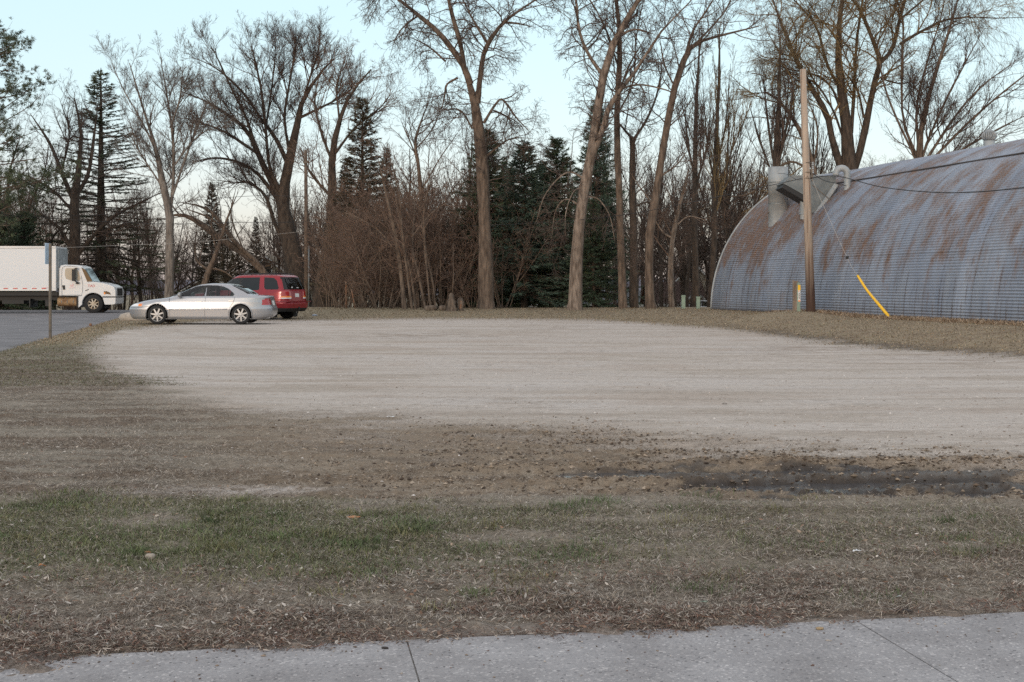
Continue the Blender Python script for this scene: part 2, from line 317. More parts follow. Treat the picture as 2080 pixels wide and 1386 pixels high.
# ------------------------------------------------------------ the ground sheet
def build_ground():
    fan = 1.5
    def lerpcol(c, t, col): return c * (1 - t[..., None]) + np.array(col) * t[..., None]
    ys = [-6.0, -3.0, -1.5, 0., 1., 2., 2.8, 3.4]
    y = 3.9
    while y < 16: ys.append(y); y *= 1.0035
    while y < 70: ys.append(y); y *= 1.0055
    while y < 900: ys.append(y); y *= 1.06
    ys = np.array(ys); us = np.concatenate([-np.geomspace(12, .5, 26), np.arange(-.48, .4801, .0022), np.geomspace(.5, 12, 26)])
    U, Yg = np.meshgrid(us, ys); X = U * (Yg.clip(-1e9, 1e9) + 8) * 1.0
    # keep the dense fan inside the view: u measured from a point behind the viewer
    dens = np.abs(U) <= .481
    X = np.where(dens, U * (np.maximum(Yg, 0) * .98 + .9), U * (np.maximum(Yg, 0) + 3.0) * 1.0)
    Z, k = surf_z(X, Yg)
    n1, n2, n3 = k['n1'], k['n2'], k['n3']
    # own colours of the surfaces
    c = np.ones(X.shape + (3,)) * np.array([.225, .19, .15])                       # dry thin turf
    c = lerpcol(c, ss(-.2, .25, n2), (.135, .105, .08))
    c = lerpcol(c, ss(.0, .2, n3) * .5, (.27, .235, .185))
    left = ss(700, 250, k['px']) * ss(700, 760, k['py']) * ss(1020, 960, k['py'])
    sk = fbm(X * .45 + 4, Yg * 4.2, 5, 55) - .5; mid = ss(1030, 985, k['py']) * (1 - k['g'])
    c = lerpcol(c, left * .55, (.20, .172, .135))
    c = lerpcol(c, mid * ss(.01, .12, sk) * .75, (.125, .088, .062)); c = lerpcol(c, mid * ss(.03, .17, -sk) * .5, (.32, .275, .225))
    c = lerpcol(c, k['mud'] * .85, (.215, .165, .118))
    c = lerpcol(c, k['mud'] * ss(.0, .22, n2 + n3 * .5) * .7, (.12, .088, .062))
    c = lerpcol(c, k['mud'] * ss(.08, .25, n3 - n1 * .3) * .6, (.30, .25, .195))
    lw = np.ones(X.shape + (3,)) * np.array([.27, .215, .145])
    lw = lerpcol(lw, ss(-.15, .2, n2), (.225, .17, .115)); lw = lerpcol(lw, ss(0, .25, n3) * .5, (.14, .10, .07))
    lt = ss(-16, 20, X) ; lw = lerpcol(lw, (1 - lt) * .25, (.15, .15, .09))
    c = c * (1 - k['lawn'][..., None]) + lw * k['lawn'][..., None]
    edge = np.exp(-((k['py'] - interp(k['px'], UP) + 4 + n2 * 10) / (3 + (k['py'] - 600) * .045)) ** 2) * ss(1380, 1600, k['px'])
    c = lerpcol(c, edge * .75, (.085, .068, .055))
    gr = np.ones(X.shape + (3,)) * np.array([.452, .398, .350])
    gr = lerpcol(gr, ss(.02, .28, n1 + n2 * .6) * .55, (.33, .275, .22)); gr = lerpcol(gr, ss(.05, .25, -n1 + n2 * .7) * .4, (.47, .43, .40))
    rad = np.hypot(X - 3.0, (Yg - 62.0)) ; st = fbm(X * .16 + 9, rad * 1.5, 5, 77) - .5; st2 = fbm(X * .10 + 2, rad * 3.4, 4, 78) - .5
    gr = lerpcol(gr, ss(.03, .16, st2) * .3, (.52, .47, .43)); gr = lerpcol(gr, ss(.05, .18, -st2) * .25, (.36, .305, .26)); gr = lerpcol(gr, ss(.02, .18, fbm(X * .5, Yg * 1.1, 5, 79) - .55) * .5, (.36, .29, .235))
    for pxc, pyc, wx_, wy_, a_ in ((850, 683, 190, 5, .8), (1130, 670, 80, 4, .5), (1640, 711, 110, 5, .8), (1860, 722, 110, 4, .7), (1900, 738, 150, 6, .7), (1580, 726, 90, 4, .5), (1480, 838, 60, 4, .6), (1650, 712, 40, 3, .5), (650, 742, 60, 4, .4), (1020, 742, 90, 3, .4), (1300, 795, 120, 4, .35), (1780, 878, 120, 5, .6), (1930, 772, 60, 3, .5)):
        e_ = np.exp(-(((k['px'] - pxc) / wx_) ** 2 + ((k['py'] - pyc + n2 * 22) / wy_) ** 2)) * ss(-.16, .10, n2 + n3 * .6); gr = lerpcol(gr, e_ * a_, (.25, .195, .15))
    for cx_, cy_, r_, a_ in ((3., 62., 41., .5), (3., 62., 42.6, .5), (6., 66., 49.5, .45), (6., 66., 51.1, .45), (-4., 60., 33., .4), (-4., 60., 34.6, .4), (14., 80., 58.5, .4), (14., 80., 60.1, .4), (0., 75., 58., .35), (0., 75., 59.6, .35), (9., 47., 21., .4), (9., 47., 22.6, .4)):
        d_ = (np.hypot(X - cx_, Yg - cy_) - r_ + (fbm(X * .12, Yg * .12, 2, int(r_)) - .5) * 1.6) / .13; gr = lerpcol(gr, np.exp(-d_ ** 2) * a_ * ss(.35, .6, fbm(X * .3, Yg * .3, 3, int(r_ * 7))), (.29, .24, .20) if int(r_) % 2 else (.56, .51, .46))
    gr = lerpcol(gr, ss(.06, .2, st) * .32, (.32, .265, .21)); gr = lerpcol(gr, ss(.18, .3, n3 + n2 * .3) * .5, (.25, .20, .16))
    fy = ss(-1, 1, (interp(k['px'], LO) - k['py'] + (n1 * .5 + n2 * .35) * np.maximum(k['py'] - HZ, 20)) / (np.maximum(k['py'] - HZ, 20) * .22)) * (1 - k['lawn']) * ss(60, 260, k['px'] + n1 * 260)
    c = lerpcol(c, fy * .5 * (1 - k['wet']), (.33, .28, .235))
    c = c * (1 - k['g'][..., None]) + gr * k['g'][..., None]
    c = lerpcol(c, k['pale'] * .8, (.46, .41, .37))
    c = lerpcol(c, k['green'] * .8, (.14, .145, .078))
    c = lerpcol(c, k['debris'] * .7, (.135, .10, .08))
    c = lerpcol(c, ss(700, 735, k['py']) * ss(810, 770, k['py']) * ss(330, 120, k['px'] + n1 * 200) * ss(-.1, .1, n1 + n2) * .7, (.13, .088, .065))
    # bare dust beside the pavement
    dust = ss(.16, -.02, pave_front(X, Yg) + n2 * .5 + n1 * .3)
    c = lerpcol(c, dust * .85, (.22, .185, .16))
    low = ss(.03, -.05, Z - ground_z(X, Yg))
    wet = (k['wet'] * (.45 + .55 * ss(1260, 1330, k['px'])) * (.8 + .5 * low)).clip(0, 1)
    c = lerpcol(c, wet, (.038, .028, .021))
    rough = .95 - wet * .55
    n, m = X.shape; V = np.stack([X, Yg, Z], -1).reshape(-1, 3)
    i = np.arange(n * m).reshape(n, m); Q = np.stack([i[:-1, :-1], i[:-1, 1:], i[1:, 1:], i[1:, :-1]], -1).reshape(-1, 4)
    o = obj("ground", V, Q, attr_mat("ground_soil", True, 70, .42, .012)); tag(o, kind="structure")
    a = o.data.color_attributes.new("Col", 'FLOAT_COLOR', 'POINT')
    a.data.foreach_set("color", np.concatenate([c, rough[..., None]], -1).astype(np.float32).ravel())
    # water lying in the ruts
    mw = mat("water", (.06, .058, .06), .12, spec=.5)
    P = [];
    for (x0, x1, y0, y1, zz) in ((1.5, 5.6, 8.9, 10.6, -.027), (.35, 1.3, 10.1, 10.65, -.020)):
        P.append(((x0, x1), (y0, y1), zz))
    b = MB()
    for (xr, yr, zz) in P: b.add([(xr[0], yr[0], zz), (xr[1], yr[0], zz), (xr[1], yr[1], zz), (xr[0], yr[1], zz)], [(0, 1, 2, 3)])
    tag(b.build("water", mw), kind="structure")
build_ground()

def build_road():
    rng = np.random.default_rng(5)
    ys = np.arange(8, 64.6, .5); V = []; Q = []
    for j, y in enumerate(ys):
        e = road_edge(y) + 1.0 + (fbm(np.array([y * .7]), np.array([2.]), 3, 9)[0] - .5) * .8
        for t in np.linspace(0, 1, 8): V.append((e - 11 * t, y, -.095 + .06 * math.sin(t * math.pi)))
    for j in range(len(ys) - 1):
        for i in range(7): a = j * 8 + i; Q.append((a + 1, a, a + 8, a + 9))
    n0 = len(V); xs = np.arange(-130, -18.0, 2.0)
    for x in xs:
        for t in np.linspace(0, 1, 6): V.append((x, 64.5 + 19 * t, -.095 + .03 * math.sin(t * math.pi)))
    for j in range(len(xs) - 1):
        for i in range(5): a = n0 + j * 6 + i; Q.append((a, a + 6, a + 7, a + 1))
    tag(obj("road", V, Q, M['asphalt']), kind="structure")
    # pavement in the foreground
    m = bpy.data.materials.new("pavement_concrete"); m.use_nodes = True; N = m.node_tree; L = N.links; b = N.nodes["Principled BSDF"]
    tc = N.nodes.new("ShaderNodeTexCoord")
    a = N.nodes.new("ShaderNodeTexNoise"); a.inputs["Scale"].default_value = 3; a.inputs["Detail"].default_value = 6
    v = N.nodes.new("ShaderNodeTexVoronoi"); v.inputs["Scale"].default_value = 95; v.inputs["Randomness"].default_value = 1
    n2 = N.nodes.new("ShaderNodeTexNoise"); n2.inputs["Scale"].default_value = 150; n2.inputs["Detail"].default_value = 4
    for q in (a, v, n2): L.new(tc.outputs["Object"], q.inputs["Vector"])
    r1 = N.nodes.new("ShaderNodeValToRGB"); r1.color_ramp.elements[0].color = (.238, .226, .229, 1); r1.color_ramp.elements[1].color = (.338, .327, .333, 1)
    r1.color_ramp.elements[0].position = .3; r1.color_ramp.elements[1].position = .7; L.new(a.outputs[0], r1.inputs[0])
    r2 = N.nodes.new("ShaderNodeValToRGB"); e = r2.color_ramp.elements; e[0].position = 0; e[0].color = (.28, .28, .29, 1); e[1].position = 1; e[1].color = (1.9, 1.87, 1.8, 1)
    x = r2.color_ramp.elements.new(.18); x.color = (.9, .9, .9, 1); x = r2.color_ramp.elements.new(.75); x.color = (1.08, 1.07, 1.05, 1)
    L.new(v.outputs["Color"], r2.inputs[0])
    mx = N.nodes.new("ShaderNodeMix"); mx.data_type = 'RGBA'; mx.blend_type = 'MULTIPLY'; mx.inputs[0].default_value = 1
    L.new(r1.outputs[0], mx.inputs[6]); L.new(r2.outputs[0], mx.inputs[7]); L.new(mx.outputs[2], b.inputs["Base Color"])
    b.inputs["Roughness"].default_value = .9
    bp = N.nodes.new("ShaderNodeBump"); bp.inputs["Distance"].default_value = .004; L.new(n2.outputs[0], bp.inputs["Height"]); L.new(bp.outputs[0], b.inputs["Normal"])
    dv, nv = EDV, ENV
    mb = MB(); L0 = -12.0
    joints = [-11., -9.2, -7.4, -5.6, -3.8, -2.0, -.2, 1.58, 3.57, 5.4, 7.2, 9., 10.8, 12.6]
    for a0, a1 in zip(joints[:-1], joints[1:]):
        k = 14; top = []; g = .0035
        for i in range(k + 1):
            t = a0 + g + (a1 - a0 - 2 * g) * i / k
            jit = (fbm(np.array([t * 3]), np.array([.5]), 4, 21)[0] - .5) * .05
            p = E0 + dv * t; top.append((p - nv * jit, p + nv * 1.5))
        V = []
        for z in (.014, -.08):
            for p, q in top: V += [(p[0], p[1], z), (q[0], q[1], z)]
        n = len(top) * 2; Qs = []
        for i in range(k):
            Qs.append((2 * i, 2 * i + 1, 2 * i + 3, 2 * i + 2)); Qs.append((2 * i, 2 * i + 2, 2 * i + 2 + n, 2 * i + n)); Qs.append((2 * i + 1, 2 * i + 1 + n, 2 * i + 3 + n, 2 * i + 3))
        Qs.append((0, n, n + 1, 1)); Qs.append((2 * k, 2 * k + 1, n + 2 * k + 1, n + 2 * k))
        mb.add(V, Qs)
    tag(mb.build("pavement", m), kind="structure")
    mb = MB()
    for a0 in joints: mb.add([tuple(E0 + dv * (a0 + q) + nv * t_) + (.009,) for q, t_ in ((-.004, 0), (.004, 0), (.004, 1.5), (-.004, 1.5))], [(0, 1, 2, 3)])
    tag(mb.build("joint_soil", mat('joint_dirt', (.13, .115, .10), .95, col2=(.22, .21, .20), scale=30)), kind="structure")
build_road()
# distant hills, the haze over them put into their blue-grey colour
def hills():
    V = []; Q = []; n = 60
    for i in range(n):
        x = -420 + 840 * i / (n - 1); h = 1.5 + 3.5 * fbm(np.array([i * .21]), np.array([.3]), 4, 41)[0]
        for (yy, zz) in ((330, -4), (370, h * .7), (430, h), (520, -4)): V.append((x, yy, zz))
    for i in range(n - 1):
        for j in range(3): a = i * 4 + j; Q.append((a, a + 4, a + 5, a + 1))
    tag(obj("hills", V, Q, mat("hazy_wooded_hills", (.10, .10, .13), 1, col2=(.16, .15, .19), scale=.05)), kind="structure")
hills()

# ------------------------------------------------------------ trees
def unit(v): return v / (np.linalg.norm(v, axis=-1, keepdims=True) + 1e-9)
def catmull(pts, m):
    P = np.array(pts, float); n = len(P)
    if n == 2: t = np.linspace(0, 1, m)[:, None]; return P[0] * (1 - t) + P[1] * t
    Pe = np.vstack([2 * P[0] - P[1], P, 2 * P[-1] - P[-2]]); out = []
    for t in np.linspace(0, n - 1 - 1e-6, m):
        i = int(t); f = t - i; a, b, c, d_ = Pe[i], Pe[i + 1], Pe[i + 2], Pe[i + 3]
        out.append(.5 * ((2 * b) + (c - a) * f + (2 * a - 5 * b + 4 * c - d_) * f * f + (3 * b - a - 3 * c + d_) * f ** 3))
    return np.array(out)
def grow(rng, P, R, per_m, ang, length, m, up=0.1, wob=.12, t0=.15, rr=.55, rmin=.006, lfall=.5, rtip=.35, lmax=99, lscale=True, cmin=1):
    """children along parents P (n,m,3), R (n,m)"""
    n, mp, _ = P.shape
    seg = np.linalg.norm(np.diff(P, axis=1), axis=2).sum(1)
    cnt = np.maximum(cmin, rng.poisson(seg * per_m * (1 - t0))) if per_m < 50 else np.full(n, 2)
    pi = np.repeat(np.arange(n), cnt); N = len(pi)
    t = t0 + (1 - t0) * rng.random(N) ** .85; x = t * (mp - 1) * .999; i = x.astype(int); f = (x - i)[:, None]
    base = P[pi, i] * (1 - f) + P[pi, i + 1] * f; T = unit(P[pi, i + 1] - P[pi, i]); rp = R[pi, i] * (1 - f[:, 0]) + R[pi, i + 1] * f[:, 0]
    rnd = rng.normal(size=(N, 3)); nr = unit(rnd - (rnd * T).sum(1, keepdims=True) * T)
    a = np.radians(ang * rng.uniform(.65, 1.35, N))[:, None]; D = unit(np.cos(a) * T + np.sin(a) * nr)
    L = length * (seg[pi] if lscale else 1.0) * rng.uniform(.55, 1.25, N) * (1 - lfall * t); L = np.minimum(L, lmax)
    st = (L / (m - 1))[:, None]; out = np.empty((N, m, 3)); out[:, 0] = base; p = base.copy(); dcur = D
    for k in range(1, m):
        dcur = unit(dcur + np.array([0, 0, up]) + rng.normal(size=(N, 3)) * wob); p = p + dcur * st; out[:, k] = p
    r0 = np.maximum(rmin, np.minimum(rp * rr, L * .0125 + .003))
    Rr = r0[:, None] * np.linspace(1, rtip, m)[None]; Rr = np.maximum(Rr, rmin * .75)
    return out, Rr
def guides_to(P_list, Y, rng, m=14, zb=None, spread=1.0):
    """limbs as [(px, py, width px), ...]; the first is the trunk"""
    Ps, Rs = [], []
    for li, g in enumerate(P_list):
        pts = []; dY = 0 if li == 0 else None
        if dY is None: tgt = rng.uniform(-1, 1) * spread * .05 * sum(math.hypot(g[i + 1][0] - g[i][0], g[i + 1][1] - g[i][1]) for i in range(len(g) - 1)) / F * Y * 4
        for i, (px, py, w_) in enumerate(g):
            yy = Y + (0 if li == 0 else tgt * (i / (len(g) - 1)) ** 1.2); pts.append(wp(px, py, yy))
        if g[-1][1] < 45:      # the crown goes on above the picture
            v_ = pts[-1] - pts[-2]; v_ = v_ / np.linalg.norm(v_); ext = Y * 130 / F; side_ = rng.normal(size=3) * .25
            pts += [pts[-1] + (v_ + side_) * ext * .5, pts[-1] + (v_ + side_ * 1.5 + np.array([0, 0, .15])) * ext]; g = list(g) + [(0, 0, g[-1][2] * .75), (0, 0, g[-1][2] * .45)]
        if li == 0 and zb is not None:
            b = pts[0].copy(); b[2] = zb - .3
            if pts[0][2] > zb + .1: pts = [b] + pts; ws = [g[0][2] * 1.15] + [q[2] for q in g]
            else: pts[0] = b; ws = [q[2] for q in g]
        else: ws = [q[2] for q in g]
        C = catmull(pts, m); Rr = np.interp(np.linspace(0, len(ws) - 1, m), np.arange(len(ws)), ws) / 2 / F * Y
        if len(pts) > 2: C[1:] += np.cumsum(rng.normal(size=(m - 1, 3)) * .012 * np.linalg.norm(C[-1] - C[0]) / 6, axis=0) * .5
        if li: Rr = Rr * .74
        Rr = Rr * np.interp(np.linspace(0, 1, m), [0, .7, 1], [1, 1, .3 if li else .6])
        Ps.append(C); Rs.append(Rr)
    return np.array(Ps), np.array(Rs)
LV = dict(
    elm=[dict(per_m=1.9, ang=44, length=3.1, m=7, up=.10, wob=.17, lfall=.4, lscale=False), dict(per_m=3.0, ang=42, length=.5, m=6, up=.08, wob=.22), dict(per_m=5.0, ang=42, length=.62, m=5, up=.05, wob=.2, rmin=.0068), dict(per_m=5.5, ang=42, length=.75, m=3, up=.05, wob=.25, rmin=.0054)],
    droop=[dict(per_m=1.9, ang=62, length=2.5, m=8, up=-.02, wob=.24, lfall=.3, lscale=False), dict(per_m=3.0, ang=50, length=.5, m=6, up=-.05, wob=.28), dict(per_m=5.0, ang=45, length=.62, m=5, up=-.12, wob=.22, rmin=.0068), dict(per_m=5.5, ang=42, length=.8, m=3, up=-.12, wob=.25, rmin=.0054)],
    fan=[dict(per_m=2.0, ang=36, length=3.0, m=7, up=.08, wob=.16, lfall=.5, lscale=False), dict(per_m=3.6, ang=34, length=.55, m=6, up=.10, wob=.18), dict(per_m=5.5, ang=36, length=.65, m=5, up=.08, wob=.16, rmin=.0065), dict(per_m=5.5, ang=36, length=.75, m=3, up=.1, wob=.2, rmin=.0054)],
    willow=[dict(per_m=1.3, ang=46, length=3.9, m=8, up=.05, wob=.17, lfall=.3, lscale=False), dict(per_m=2.7, ang=40, length=.55, m=7, up=-.0, wob=.18), dict(per_m=4.2, ang=34, length=.7, m=6, up=-.10, wob=.14, rmin=.006), dict(per_m=4, ang=30, length=.95, m=5, up=-.22, wob=.10, rmin=.005)],
    upright=[dict(per_m=2.8, ang=24, length=3.0, m=6, up=.22, wob=.08, lfall=.45, lscale=False), dict(per_m=2.6, ang=24, length=.5, m=5, up=.15, wob=.12), dict(per_m=4.8, ang=28, length=.6, m=4, up=.12, wob=.16, rmin=.007), dict(per_m=4, ang=30, length=.55, m=3, up=.08, wob=.2, rmin=.0062)],
    brush=[dict(per_m=3.5, ang=42, length=1.3, m=6, up=.07, wob=.18, lfall=.3, lscale=False), dict(per_m=5, ang=42, length=.6, m=5, up=.0, wob=.22), dict(per_m=6, ang=45, length=.6, m=4, up=-.02, wob=.25, rmin=.006)],
)
def crown_mesh(rng, P, R, style, t0s=None, dens=1.0, cut=0, sides=(5, 4, 3, 3)):
    parts = []; cp, cr = P, R
    for li, lv in enumerate(LV[style]):
        q = dict(lv); q['per_m'] = q['per_m'] * (dens ** (.65, .5, .15, 0.0)[li] if dens > 1 else dens ** (.5, 1, 1, 1)[li])
        if li == 0 and t0s is not None: q['t0'] = t0s
        cp, cr = grow(rng, cp, cr, **q); parts.append(tubes(cp, cr, sides[li]))
        if li == len(LV[style]) - 1 - cut: break
    return join(parts)
def guided_tree(name, Y, guides, style, label, seed, bark='bark', twig='twig', t0=.30, dens=1.0, group=None, crown_from=None, spread=1.0, cat="tree", zb=None, sides=9):
    rng = np.random.default_rng(seed); x0 = (guides[0][0][0] - CX) / F * Y
    if zb is None: zb = float(ground_z(np.array([x0]), np.array([float(Y)]))[0])
    P, R = guides_to(guides, Y, rng, zb=zb, spread=spread)
    root = empty(name, (x0, Y, zb), label, cat, group)
    Pt = P.copy(); Rt = R.copy()
    V, Q = tubes(Pt, Rt * (1 + .06 * rng.normal(size=Rt.shape)), sides)
    # root flare
    obj("trunk", V, Q, M[bark], root)
    src = P if crown_from is None else P[crown_from]; srr = R if crown_from is None else R[crown_from]
    main, mr = src[1:], srr[1:]
    parts = []
    if len(main): parts.append(crown_mesh(rng, main, mr, style, .12, dens))
    parts.append(crown_mesh(rng, src[:1], srr[:1], style, t0, dens))
    V, Q = join(parts); obj("crown", V, Q, M[twig], root)
    return root
def auto_limbs(rng, h, kind, r0):
    """trunk and limbs of a free-standing bare tree at the origin"""
    m = 12; t = np.linspace(0, 1, m)
    lean = rng.normal(size=2) * .05 * h
    tr = np.stack([lean[0] * t ** 1.5 + np.cumsum(rng.normal(size=m)) * .012 * h * .3, lean[1] * t ** 1.5 + np.cumsum(rng.normal(size=m)) * .012 * h * .3, -.3 + (h * (.85 if kind != 'upright' else .95) + .3) * t], 1)
    tr[0, :2] = 0
    P = [tr]; R = [r0 * (1.25 - t * 1.1) * np.where(t < .08, 1.25, 1)]
    nl = {'elm': 9, 'fan': 10, 'droop': 8, 'upright': 12, 'willow': 9, 'brush': 5}[kind]
    an = {'elm': 45, 'fan': 32, 'droop': 55, 'upright': 20, 'willow': 45, 'brush': 35}[kind]
    for k in range(nl):
        s = rng.uniform(.22, .8); x = s * (m - 1); i = int(x); b = tr[i] + (tr[i + 1] - tr[i]) * (x - i)
        az = k * 2.4 + rng.uniform(-.4, .4); a = math.radians(an * rng.uniform(.7, 1.3)); L = h * (1 - s) * rng.uniform(.6, .95)
        dv = np.array([math.sin(a) * math.cos(az), math.sin(a) * math.sin(az), math.cos(a)]); p = b.copy(); pts = [b]
        for j in range(1, m):
            dv = unit(dv + np.array([0, 0, .05]) + rng.normal(size=3) * .10); p = p + dv * L / (m - 1); pts.append(p)
        P.append(np.array(pts)); R.append(r0 * (1 - s) * .75 * (1 - .85 * t) + .008)
    return np.array(P), np.array(R)
def auto_meshes(seed, h, kind, r0, bark, twig, dens=1.0, cut=0):
    rng = np.random.default_rng(seed); P, R = auto_limbs(rng, h, kind, r0)
    V, Q = tubes(P, R, 7); tm = mesh_np("trunk", V, Q, M[bark])
    V, Q = join([crown_mesh(rng, P[1:], R[1:], kind, .1, dens, cut), crown_mesh(rng, P[:1], R[:1], kind, .3, dens, cut)])
    return tm, mesh_np("crown", V, Q, M[twig])
def clump_meshes(seed, h, n, bark, twig, spread=.35, dens=1.0, r0=.05, kind='brush'):
    rng = np.random.default_rng(seed); m = 10; P = []; R = []; t = np.linspace(0, 1, m)
    for k in range(n):
        az = rng.uniform(0, 6.28); a = rng.uniform(.1, 1) * spread; b = np.array([math.cos(az), math.sin(az), 0]) * rng.uniform(.05, .5)
        dv = unit(np.array([math.cos(az) * a, math.sin(az) * a, 1.])); p = b.copy(); p[2] = -.2; pts = [p]; L = h * rng.uniform(.6, 1.0)
        for j in range(1, m): dv = unit(dv + rng.normal(size=3) * .06); p = p + dv * L / (m - 1); pts.append(p)
        P.append(np.array(pts)); R.append(r0 * rng.uniform(.6, 1.2) * (1 - .8 * t))
    P, R = np.array(P), np.array(R); V, Q = tubes(P, R, 6); tm = mesh_np("stems", V, Q, M[bark])
    V, Q = crown_mesh(rng, P, R, kind, .15, dens); return tm, mesh_np("crown", V, Q, M[twig])
def place(meshes, name, X, Y, s, rz, label, cat, group=None, zb=None, names=("trunk", "crown"), tilt=0):
    if zb is None: zb = float(ground_z(np.array([float(X)]), np.array([float(Y)]))[0])
    root = empty(name, (X, Y, zb), label, cat, group, rz); root.scale = (s, s, s)
    for nm, me in zip(names, meshes):
        o = bpy.data.objects.new(nm, me); SC.collection.objects.link(o); o.parent = root
    return root
def X_at(px, Y): return (px - CX) / F * Y

# --- needle trees
def needles(rng, base, dirs, L, n_per, w, kind='spruce'):
    """blades round each branchlet: base (k,3), dirs (k,3), L (k,)"""
    k = len(base); B = np.repeat(base, n_per, 0); D = np.repeat(dirs, n_per, 0); LL = np.repeat(L, n_per)
    t = rng.random(len(B)) * .85
    c = B + D * (LL * t)[:, None]
    rnd = rng.normal(size=(len(B), 3)); nr = unit(rnd - (rnd * D).sum(1, keepdims=True) * D)
    if kind == 'spruce': dd = unit(D * .9 + nr * .55); ln = .16 * rng.uniform(.7, 1.3, len(B)); ww = w
    else: dd = unit(D * .5 + nr); ln = .17 * rng.uniform(.7, 1.2, len(B)); ww = w
    sd = unit(np.cross(dd, rng.normal(size=(len(B), 3)))) * ww
    V = np.stack([c - sd, c + sd, c + dd * ln[:, None] + sd * .35, c + dd * ln[:, None] - sd * .35], 1).reshape(-1, 3)
    return V, np.arange(len(B) * 4).reshape(-1, 4)
def spruce_meshes(seed, h, rmax, mtl, sparse=1.0, bark='bark_dark', droop=.25, z0=.06, power=.8, sp=.30):
    rng = np.random.default_rng(seed); m = 10; t = np.linspace(0, 1, m)
    tr = np.stack([np.zeros(m), np.zeros(m), -.3 + (h + .3) * t], 1)[None]; Rt = (h * .017 * (1.05 - t))[None]
    P = []; R = []; z = h * z0
    while z < h * .985:
        s = z / h; nb = int(rng.integers(8, 12) * sparse) + 1
        for k in range(nb):
            az = rng.uniform(0, 6.283); L = rmax * (1 - s) ** power * rng.uniform(.65, 1.12) + .12
            e = math.radians(rng.uniform(-12, 8) + 42 * s ** 2); dv = np.array([math.cos(az) * math.cos(e), math.sin(az) * math.cos(e), math.sin(e)])
            p = np.array([0, 0, z + rng.uniform(-.12, .12)]); pts = [p]
            for j in range(1, 7):
                bend = -droop * (1 - s) * (.5 if j < 4 else -.7); dv = unit(dv + np.array([0, 0, bend * .3]) + rng.normal(size=3) * .04); p = p + dv * L / 6; pts.append(p)
            P.append(pts); R.append(np.linspace(.012 + L * .012, .006, 7))
        z += sp * rng.uniform(.8, 1.2) * (1 - .45 * s)
    P = np.array(P); R = np.array(R)
    # side branchlets
    n = len(P); seg = np.linalg.norm(np.diff(P, axis=1), axis=2).sum(1); cnt = np.maximum(3, (seg / .085).astype(int)); pi = np.repeat(np.arange(n), cnt)
    tt = rng.uniform(.10 if sparse >= .9 else .3, 1, len(pi)); x = tt * 5.99; i = x.astype(int); f = (x - i)[:, None]
    b = P[pi, i] * (1 - f) + P[pi, i + 1] * f; T = unit(P[pi, i + 1] - P[pi, i]); side = unit(np.cross(T, [0, 0, 1.])) * rng.choice([-1, 1], len(pi))[:, None]
    dd = unit(T * .75 + side * rng.uniform(.3, 1, (len(pi), 1)) + np.array([0, 0, -.16]) + rng.normal(size=(len(pi), 3)) * .12)
    Lb = (.18 + .32 * seg[pi] / rmax) * (1.1 - tt * .6) * rng.uniform(.6, 1.2, len(pi))
    V, Q = needles(rng, b, dd, Lb, 5, .018); 
    wood = join([tubes(tr, Rt, 7), tubes(P, R, 4)])
    return mesh_np("trunk", wood[0], wood[1], M[bark]), mesh_np("crown", V, Q, M[mtl], smooth=False)
# --- the big trees, each limb by limb
guided_tree("bare_tree", 60, [
 [(988, 627, 44), (987, 605, 33), (986, 500, 27), (982, 400, 25), (978, 300, 25), (968, 220, 24), (955, 170, 22)],
 [(955, 172, 20), (940, 130, 17), (895, 70, 14), (850, 30, 11), (795, -15, 7)],
 [(945, 150, 15), (935, 90, 13), (918, 30, 11), (905, -30, 8)],
 [(970, 210, 17), (978, 130, 14), (990, 90, 13), (1023, 45, 9), (1080, 5, 5)],
 [(1023, 46, 7), (1050, 48, 5), (1085, 55, 3)],
 [(983, 250, 9), (1005, 215, 7), (1022, 203, 6), (1050, 240, 5), (1085, 276, 3)],
 [(985, 320, 7), (1010, 300, 5), (1040, 282, 4), (1085, 282, 2.5)],
 [(930, 158, 7), (908, 172, 6), (903, 195, 5), (895, 228, 3)],
 [(960, 262, 6), (935, 225, 4), (900, 222, 3)],
 [(850, 32, 6), (825, 50, 5), (805, 75, 3), (790, 120, 2)],
 [(905, 125, 6), (870, 95, 4), (825, 72, 3)],
 [(990, 88, 8), (960, 40, 6), (940, 0, 4)]],
 'droop', "tall bare tree with a thick forked trunk rising centre left behind the gravel lot", 11, t0=.42, dens=3.6)
guided_tree("bare_tree", 58, [
 [(1165, 627, 40), (1168, 605, 28), (1172, 500, 23), (1180, 420, 22), (1198, 330, 20), (1212, 230, 18), (1226, 150, 16), (1252, 75, 14), (1285, 20, 12), (1310, -30, 9)],
 [(1196, 335, 17), (1222, 270, 15), (1236, 220, 14), (1262, 180, 12), (1300, 130, 9), (1345, 60, 6), (1390, 15, 4)],
 [(1224, 152, 10), (1196, 110, 9), (1178, 60, 8), (1170, -10, 6)],
 [(1190, 365, 7), (1160, 350, 5), (1135, 362, 4), (1105, 400, 3), (1090, 450, 2)],
 [(1262, 180, 7), (1300, 172, 5), (1350, 182, 4), (1395, 200, 3)],
 [(1188, 400, 5), (1215, 405, 4), (1238, 440, 3), (1250, 500, 2)],
 [(1182, 420, 5), (1150, 405, 4), (1128, 430, 3), (1120, 490, 2)],
 [(1185, 380, 4), (1165, 390, 3), (1150, 430, 2.5), (1148, 480, 1.5)],
 [(1252, 75, 8), (1290, 60, 6), (1330, 70, 4)]],
 'droop', "leaning bare tree with pale mottled bark low down, forked above the spruces", 12, bark='bark_pale', t0=.38, dens=3.2)
